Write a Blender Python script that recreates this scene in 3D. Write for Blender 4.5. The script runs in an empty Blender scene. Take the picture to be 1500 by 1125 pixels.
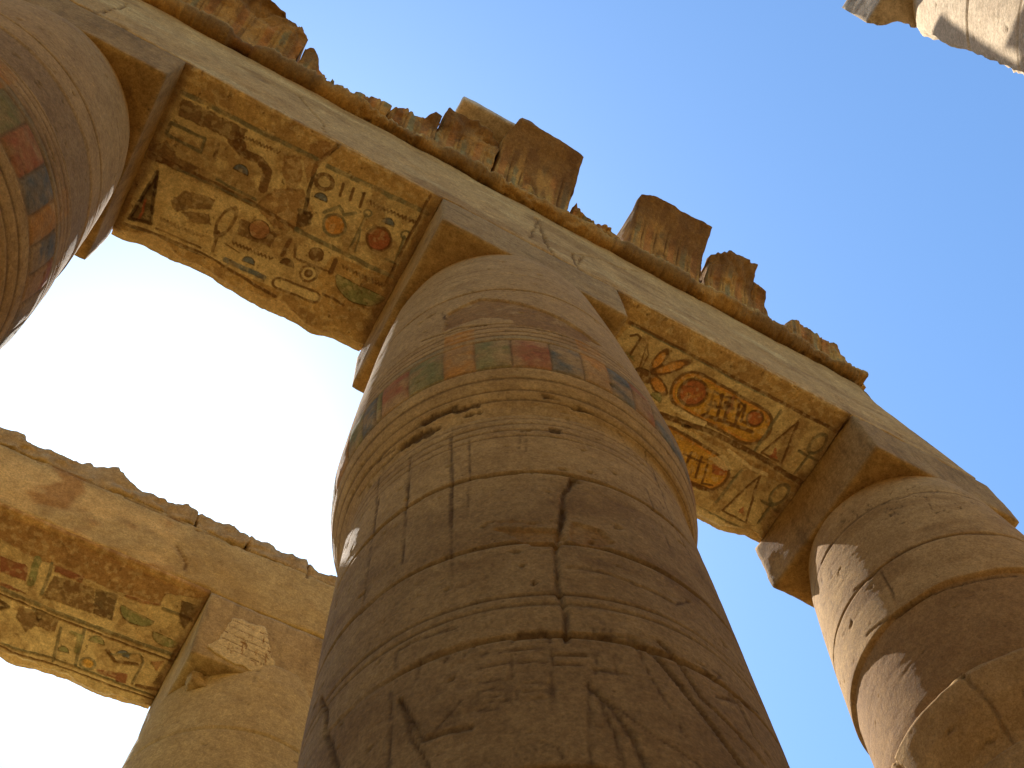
import bpy, math, json
import numpy as np
from mathutils import Matrix, Vector

# ------------------------------------------------------------------ camera, sky, sun, exposure
scene = bpy.context.scene
C = scene.collection
S = 1.2                                    # metres per survey unit
Z0 = 1.6                                   # eye height
cam_d = bpy.data.cameras.new('camera'); cam = bpy.data.objects.new('camera', cam_d); C.objects.link(cam)
cam_d.sensor_width = 36.0; cam_d.lens = 36.0 * 1708.7 / 1500.0
cam_d.clip_start = 0.05; cam_d.clip_end = 6000
R_ = ((0.8726287, -0.4860446, -0.0477469), (0.4321928, 0.8140573, -0.3879691), (0.2274391, 0.3179171, 0.9204348))
M = Matrix(((R_[0][0], -R_[1][0], -R_[2][0], 0), (R_[0][1], -R_[1][1], -R_[2][1], 0), (R_[0][2], -R_[1][2], -R_[2][2], Z0), (0, 0, 0, 1)))
cam.matrix_world = M
scene.camera = cam

SUN = np.array([-0.01, 0.615, 1.0]); SUN /= np.linalg.norm(SUN)
elev = math.asin(SUN[2]); az = math.atan2(SUN[0], SUN[1])       # clockwise from +Y
w = bpy.data.worlds.new('World'); scene.world = w; w.use_nodes = True
nt = w.node_tree; nt.nodes.clear()
sky = nt.nodes.new('ShaderNodeTexSky'); sky.sky_type = 'NISHITA'; sky.sun_disc = False
sky.sun_elevation = elev; sky.sun_rotation = az
sky.air_density = 1.0; sky.dust_density = 0.6; sky.ozone_density = 3.0; sky.altitude = 100
bg = nt.nodes.new('ShaderNodeBackground'); bg.inputs[1].default_value = 0.122
ow = nt.nodes.new('ShaderNodeOutputWorld')
tint = nt.nodes.new('ShaderNodeMix'); tint.data_type = 'RGBA'; tint.blend_type = 'MULTIPLY'; tint.inputs[0].default_value = 1; tint.inputs[7].default_value = (.94, 1.20, 1.32, 1)
nt.links.new(sky.outputs[0], tint.inputs[6]); nt.links.new(tint.outputs[2], bg.inputs[0]); nt.links.new(bg.outputs[0], ow.inputs[0])
sd = bpy.data.lights.new('sun', 'SUN'); sd.energy = 5.0; sd.angle = math.radians(0.5); sd.color = (1, .95, .87)
so = bpy.data.objects.new('sun', sd); C.objects.link(so)
so.rotation_mode = 'QUATERNION'; so.rotation_quaternion = Vector((-SUN[0], -SUN[1], -SUN[2])).to_track_quat('-Z', 'Y')
scene.view_settings.view_transform = 'Standard'; scene.view_settings.look = 'None'
scene.view_settings.exposure = 0.85; scene.view_settings.gamma = 1.0
try:
    scene.cycles.max_bounces = 8; scene.cycles.diffuse_bounces = 6; scene.cycles.use_denoising = True
except Exception: pass

# ------------------------------------------------------------------ noise
def _h(i, j, k, s):
    n = (i.astype(np.int64) * 374761393 + j.astype(np.int64) * 668265263 + k.astype(np.int64) * 2147483647 + s * 1274126177) & 0xffffffff
    n = ((n ^ (n >> 13)) * 1274126177) & 0xffffffff
    return ((n ^ (n >> 16)) & 0xffff) / 65535.0
def vn(P, s=0):
    f = np.floor(P); t = P - f; t = t * t * (3 - 2 * t); i, j, k = f[..., 0], f[..., 1], f[..., 2]
    r = 0
    for a in (0, 1):
        for b in (0, 1):
            for c in (0, 1):
                r = r + _h(i + a, j + b, k + c, s) * (t[..., 0] if a else 1 - t[..., 0]) * (t[..., 1] if b else 1 - t[..., 1]) * (t[..., 2] if c else 1 - t[..., 2])
    return r
def fb(P, freq, o=4, s=0):
    r = 0; a = 1.; tot = 0
    for q in range(o):
        r = r + a * vn(P * freq * 2 ** q + 17.3 * q, s + q); tot += a; a *= .5
    return r / tot
def sst(a, b, x):
    t = np.clip((x - a) / (b - a), 0, 1); return t * t * (3 - 2 * t)
def mix(a, b, t): return a + (b - a) * t[..., None]

# ------------------------------------------------------------------ materials
def stone_mat(name, base, dark, bump=0.35, attr=False, scale=1.0, stain=0.45, streak=None):
    base = (base[0] * 1.08, base[1] * .95, base[2] * .62); dark = (dark[0] * 1.08, dark[1] * .95, dark[2] * .62)
    m = bpy.data.materials.new(name); m.use_nodes = True; n = m.node_tree; L = n.links; b = n.nodes['Principled BSDF']
    b.inputs['Roughness'].default_value = 0.92; b.inputs['Specular IOR Level'].default_value = 0.15
    tc = n.nodes.new('ShaderNodeTexCoord')
    def noise(sc, det=6, rough=.6, vec=None):
        t = n.nodes.new('ShaderNodeTexNoise'); t.inputs['Scale'].default_value = sc; t.inputs['Detail'].default_value = det; t.inputs['Roughness'].default_value = rough
        L.new(vec or tc.outputs['Object'], t.inputs['Vector']); return t
    def ramp(src, a, b_):
        r = n.nodes.new('ShaderNodeMapRange'); r.inputs[1].default_value = a; r.inputs[2].default_value = b_; L.new(src, r.inputs[0]); return r.outputs[0]
    def mixc(kind, fac, a, b_):
        x = n.nodes.new('ShaderNodeMix'); x.data_type = 'RGBA'; x.blend_type = kind
        if isinstance(fac, float): x.inputs[0].default_value = fac
        else: L.new(fac, x.inputs[0])
        for i, v in ((6, a), (7, b_)):
            if isinstance(v, tuple): x.inputs[i].default_value = (*v, 1)
            else: L.new(v, x.inputs[i])
        return x.outputs[2]
    n1 = noise(0.9 * scale, 8); n2 = noise(9 * scale, 6, .7); n3 = noise(60, 4, .7)
    if attr:
        a = n.nodes.new('ShaderNodeAttribute'); a.attribute_name = 'Col'; col = a.outputs['Color']
    else:
        col = mixc('MIX', ramp(n1.outputs[0], .35, .68), base, dark)
        mp = n.nodes.new('ShaderNodeMapping'); mp.inputs['Scale'].default_value = streak or (1, 1, .25); L.new(tc.outputs['Object'], mp.inputs[0])
        n4 = noise(5, 6, .65, mp.outputs[0])
        col = mixc('MIX', ramp(n4.outputs[0], .5, .78), col, tuple(c * .55 for c in dark))
    col = mixc('MULTIPLY', stain, col, mixc('MIX', ramp(n2.outputs[0], .3, .7), (.55, .5, .42), (1.25, 1.22, 1.2)))
    col = mixc('MULTIPLY', .45, col, mixc('MIX', ramp(n3.outputs[0], .35, .65), (.55, .55, .55), (1.35, 1.35, 1.35)))
    n5 = noise(26, 5, .75); n6 = noise(3.2, 7, .7)
    col = mixc('MULTIPLY', .42, col, mixc('MIX', ramp(n5.outputs[0], .38, .62), (.58, .54, .5), (1.28, 1.28, 1.26)))
    col = mixc('MULTIPLY', .5, col, mixc('MIX', ramp(n6.outputs[0], .36, .62), (.72, .66, .60), (1.16, 1.17, 1.18)))
    vo = n.nodes.new('ShaderNodeTexVoronoi'); vo.inputs['Scale'].default_value = 14; L.new(tc.outputs['Object'], vo.inputs['Vector'])
    pk = n.nodes.new('ShaderNodeMath'); pk.operation = 'MULTIPLY'; L.new(ramp(vo.outputs['Distance'], .16, .05), pk.inputs[0]); L.new(ramp(n6.outputs[0], .50, .60), pk.inputs[1])
    col = mixc('MULTIPLY', pk.outputs[0], col, (.55, .5, .45))
    L.new(col, b.inputs['Base Color'])
    bp = n.nodes.new('ShaderNodeBump'); bp.inputs['Strength'].default_value = bump; bp.inputs['Distance'].default_value = 0.018
    ad = n.nodes.new('ShaderNodeMath'); ad.operation = 'MULTIPLY_ADD'; L.new(n2.outputs[0], ad.inputs[0]); ad.inputs[1].default_value = 1.5; L.new(n3.outputs[0], ad.inputs[2])
    ad2 = n.nodes.new('ShaderNodeMath'); ad2.operation = 'MULTIPLY_ADD'; L.new(n5.outputs[0], ad2.inputs[0]); ad2.inputs[1].default_value = 1.4; L.new(ad.outputs[0], ad2.inputs[2])
    ad3 = n.nodes.new('ShaderNodeMath'); ad3.operation = 'MULTIPLY_ADD'; L.new(pk.outputs[0], ad3.inputs[0]); ad3.inputs[1].default_value = -.7; L.new(ad2.outputs[0], ad3.inputs[2]); ad = ad3
    L.new(ad.outputs[0], bp.inputs['Height']); L.new(bp.outputs[0], b.inputs['Normal'])
    return m
M_paint = stone_mat('painted_sandstone', (1, 1, 1), (1, 1, 1), .28, True, stain=.35)
M_stone = stone_mat('sandstone', (.39, .27, .14), (.28, .18, .085))
M_fascia = stone_mat('pale_sandstone', (.42, .30, .165), (.33, .225, .115), .25, streak=(.25, 1, 1.5))
M_torus = stone_mat('sooty_sandstone', (.38, .22, .09), (.16, .10, .045), .6, True)
M_corn = stone_mat('weathered_sandstone', (.34, .19, .075), (.17, .09, .035), .55, True)
M_dark = stone_mat('brown_sandstone', (.27, .155, .065), (.20, .11, .045), .5)
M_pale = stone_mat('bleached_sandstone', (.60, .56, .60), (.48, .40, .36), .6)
M_plast = stone_mat('smooth_restoration_mortar', (.47, .395, .255), (.40, .32, .19), .35, stain=.4)
M_sand = stone_mat('sand', (.32, .27, .19), (.26, .22, .15), .3)

# ------------------------------------------------------------------ mesh helpers (survey units -> metres)
WARM = np.array((1.22, 1.07, .645))     # iron-rich Nubian sandstone
def prop(o, label=None, cat=None, group=None, kind=None):
    if label: o['label'] = label
    if cat: o['category'] = cat
    if group: o['group'] = group
    if kind or cat: o['kind'] = kind or 'thing'
    return o
def empty(name, loc, label, cat, group=None):
    o = bpy.data.objects.new(name, None); o.empty_display_size = .3; C.objects.link(o)
    o.location = (loc[0] * S, loc[1] * S, loc[2] * S + Z0)
    return prop(o, label, cat, group)
def mesh(name, V, F, mat, parent=None, col=None, smooth=True, org=None, warm=None):
    V = np.asarray(V, float).reshape(-1, 3)
    if org is None:
        org = (V.min(0) + V.max(0)) / 2
    W = (V - org) * S
    me = bpy.data.meshes.new(name); F = np.asarray(F, np.int32)
    me.vertices.add(len(W)); me.vertices.foreach_set('co', W.astype(np.float32).ravel())
    me.loops.add(F.size); me.loops.foreach_set('vertex_index', F.ravel())
    me.polygons.add(len(F)); me.polygons.foreach_set('loop_start', np.arange(0, F.size, F.shape[1], dtype=np.int32))
    me.polygons.foreach_set('use_smooth', np.full(len(F), smooth, bool))
    me.update(calc_edges=True); me.validate()
    if col is not None:
        a = me.color_attributes.new('Col', 'FLOAT_COLOR', 'POINT')
        c = np.ones((len(W), 4), np.float32); c[:, :3] = np.clip(np.asarray(col).reshape(-1, 3) * (WARM if warm is None else np.array(warm)), .004, .9); a.data.foreach_set('color', c.ravel())
    me.materials.append(mat)
    o = bpy.data.objects.new(name, me); C.objects.link(o)
    loc = Vector((org[0] * S, org[1] * S, org[2] * S + Z0))
    if parent is not None:
        bpy.context.view_layer.update()
        o.parent = parent; o.location = loc - abs_loc(parent)
    else: o.location = loc
    return o
def abs_loc(p):
    v = p.location.copy()
    while p.parent: p = p.parent; v += p.location
    return v
def box_grid(nu, nv, nw):
    """welded surface grid of the unit cube: points (u,v,w) and outward quads"""
    N = {}; P = []; F = []
    idx = -np.ones((nu + 1, nv + 1, nw + 1), np.int64)
    I, J, K = np.meshgrid(np.arange(nu + 1), np.arange(nv + 1), np.arange(nw + 1), indexing='ij')
    m = (I == 0) | (I == nu) | (J == 0) | (J == nv) | (K == 0) | (K == nw)
    idx[m] = np.arange(m.sum())
    P = np.stack([I[m] / nu, J[m] / nv, K[m] / nw], 1)
    def q(A, flip):
        a, b, c, d = A[:-1, :-1], A[1:, :-1], A[1:, 1:], A[:-1, 1:]
        f = np.stack([a, b, c, d], -1).reshape(-1, 4)
        return f[:, ::-1] if flip else f
    F = [q(idx[:, :, 0], True), q(idx[:, :, -1], False), q(idx[:, 0, :], False), q(idx[:, -1, :], True), q(idx[0], True), q(idx[-1], False)]
    return P, np.concatenate(F)
def chip(P, lo, hi, r0, r1, seed, freq=3.):
    """rounds the edges of an axis aligned block by a noisy radius: worn and chipped arrises"""
    lo = np.asarray(lo, float); hi = np.asarray(hi, float)
    n = fb(P, freq, 4, seed); n2 = vn(P * freq * 5, seed + 9)
    rr = r0 + (r1 - r0) * np.clip((n - .42) / .35, 0, 1) ** 2 + r0 * .5 * n2
    rr = np.minimum(rr, (hi - lo).min() * .45)[:, None]
    q = np.clip(P, lo + rr, hi - rr); d = P - q; l = np.linalg.norm(d, axis=1, keepdims=True)
    return q + d / np.maximum(l, 1e-9) * np.minimum(rr, l)
def block(name, lo, hi, mat, parent=None, res=.06, r0=.012, r1=.09, rough=.012, seed=0, freq=3., col=None, org=None, warp=None):
    lo = np.asarray(lo, float); hi = np.asarray(hi, float); n = np.maximum(2, np.ceil((hi - lo) / res)).astype(int)
    P, F = box_grid(*n); P = lo + P * (hi - lo); P = chip(P, lo, hi, r0, r1, seed, freq)
    D = np.stack([fb(P + 31 * k, freq * 2, 4, seed + 40 + k) - .5 for k in range(3)], 1)
    P = P + D * rough * 2
    if warp: P = warp(P)
    c = col(P) if col else None
    return mesh(name, P, F, mat, parent, c, True, org)

# ------------------------------------------------------------------ painting and carving on a grid
PAL = dict(k=(.05, .026, .012), b=(.115, .057, .022), g=(.15, .135, .082), s=(.085, .115, .15), y=(.42, .235, .045), r=(.29, .085, .04), c=(.47, .37, .20),
           w=(.55, .45, .28), e=(.17, .18, .085), o=(.44, .20, .045), p=(.30, .15, .075), m=(.18, .045, .025), u=(.24, .135, .058), d=(.11, .065, .033))
class Canvas:
    def __init__(s, X, Y, col, seed=0, warp=.008, wear=.5, aa=.004):
        P = np.stack([X, Y, X * 0 + seed], -1); s.P = P
        s.X = X + (fb(P, 9, 3, seed) - .5) * warp * 2; s.Y = Y + (fb(P + 50, 9, 3, seed) - .5) * warp * 2
        s.jit = fb(P, 40, 3, seed + 3) - .5
        s.wear = .55 + .45 * sst(.27, .40, fb(P, 7, 4, seed + 5) + .3 * s.jit + .04); s.hole = s.wear
        s.col = col; s.h = np.zeros_like(X); s.aa = aa
    def put(s, sl, sd, color, depth, wear=True, amt=.88):
        a = 1 - sst(-s.aa, s.aa, sd + s.jit[sl] * s.aa * 2.2)
        aw = a * (s.wear[sl] if wear else 1) * amt
        if color: s.col[sl] = mix(s.col[sl], np.array(PAL[color]), aw)
        s.h[sl] = s.h[sl] - depth * (1 - sst(-s.aa, s.aa * .3, sd))
    def box(s, pts, pad):
        p = np.asarray(pts, float); lo = p.min(0) - pad; hi = p.max(0) + pad
        m = (s.X > lo[0]) & (s.X < hi[0]) & (s.Y > lo[1]) & (s.Y < hi[1])
        r = np.any(m, 1); c = np.any(m, 0)
        if not r.any(): return None
        r = np.where(r)[0]; c = np.where(c)[0]
        return (slice(r[0], r[-1] + 1), slice(c[0], c[-1] + 1))
    def seg(s, sl, pts):
        X, Y = s.X[sl], s.Y[sl]; d = np.full(X.shape, 1e9)
        for (ax, ay), (bx, by) in zip(pts[:-1], pts[1:]):
            vx, vy = bx - ax, by - ay; t = np.clip(((X - ax) * vx + (Y - ay) * vy) / (vx * vx + vy * vy + 1e-12), 0, 1)
            d = np.minimum(d, np.hypot(X - ax - t * vx, Y - ay - t * vy))
        return d
    def line(s, pts, w, color, depth, **k):
        sl = s.box(pts, w * 2 + .02)
        if sl: s.put(sl, s.seg(sl, pts) - w, color, depth, **k)
    def poly(s, pts, color, depth, **k):
        sl = s.box(pts, .03)
        if not sl: return
        X, Y = s.X[sl], s.Y[sl]; ins = np.zeros(X.shape, bool); P = pts + [pts[0]]
        for (ax, ay), (bx, by) in zip(P[:-1], P[1:]):
            c = ((ay > Y) != (by > Y)) & (X < (bx - ax) * (Y - ay) / (by - ay + 1e-12) + ax); ins ^= c
        d = s.seg(sl, P); rag = (s.jit[sl]) * .02
        s.put(sl, np.where(ins, -d, d) + rag, color, depth, **k)
    def ell(s, a, b, ratio, fill, out, w, half=0):
        a = np.array(a); b = np.array(b); c = (a + b) / 2; u = (b - a) / 2; R = np.linalg.norm(u); u = u / R; v = np.array([-u[1], u[0]])
        sl = s.box([c - R * max(1, ratio) * 1.1, c + R * max(1, ratio) * 1.1], .03)
        if not sl: return
        dx, dy = s.X[sl] - c[0], s.Y[sl] - c[1]; p = dx * u[0] + dy * u[1]; q = dx * v[0] + dy * v[1]
        d = (np.hypot(p, q / ratio) - R) * min(1, ratio)
        if half: d = np.maximum(d, -q * half)
        if fill: s.put(sl, d, fill, .0015)
        if w: s.put(sl, np.abs(d) - w, out, .005)
    def run(s, cmds, ds=6.):
        for c in cmds:
            k = c[0]
            if k == 'L': s.line(c[1], c[2], c[3], c[4] * ds)
            elif k == 'P': s.poly(c[1], c[2], c[3] * ds, amt=.8)
            elif k == 'E': s.ell(c[1], c[2], c[3], c[4], c[5], c[6])
            elif k == 'H':
                # the bulge points to -Y on the soffit (towards the front face) for +1
                u = np.array(c[2]) - np.array(c[1]); sgn = -1 if c[3] > 0 else 1
                s.ell(c[1], c[2], c[4], c[5], 'k', .004, half=sgn)
            elif k == 'C':
                a, b, r = np.array(c[1]), np.array(c[2]), c[3]; sl = s.box([a - r, a + r, b - r, b + r], .03)
                d = s.seg(sl, [c[1], c[2]]) - r; s.put(sl, d, c[4], .001); s.put(sl, np.abs(d) - c[6], c[5], .005)
            elif k == 'Z':
                a, b = np.array(c[1]), np.array(c[2]); n = c[4] * 2; v = b - a; nn = np.array([-v[1], v[0]]) / np.linalg.norm(v)
                s.line([tuple(a + v * i / n + nn * c[3] * (1 if i % 2 else -1) * .55) for i in range(n + 1)], c[5] * .75, c[6], .004)
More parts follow.
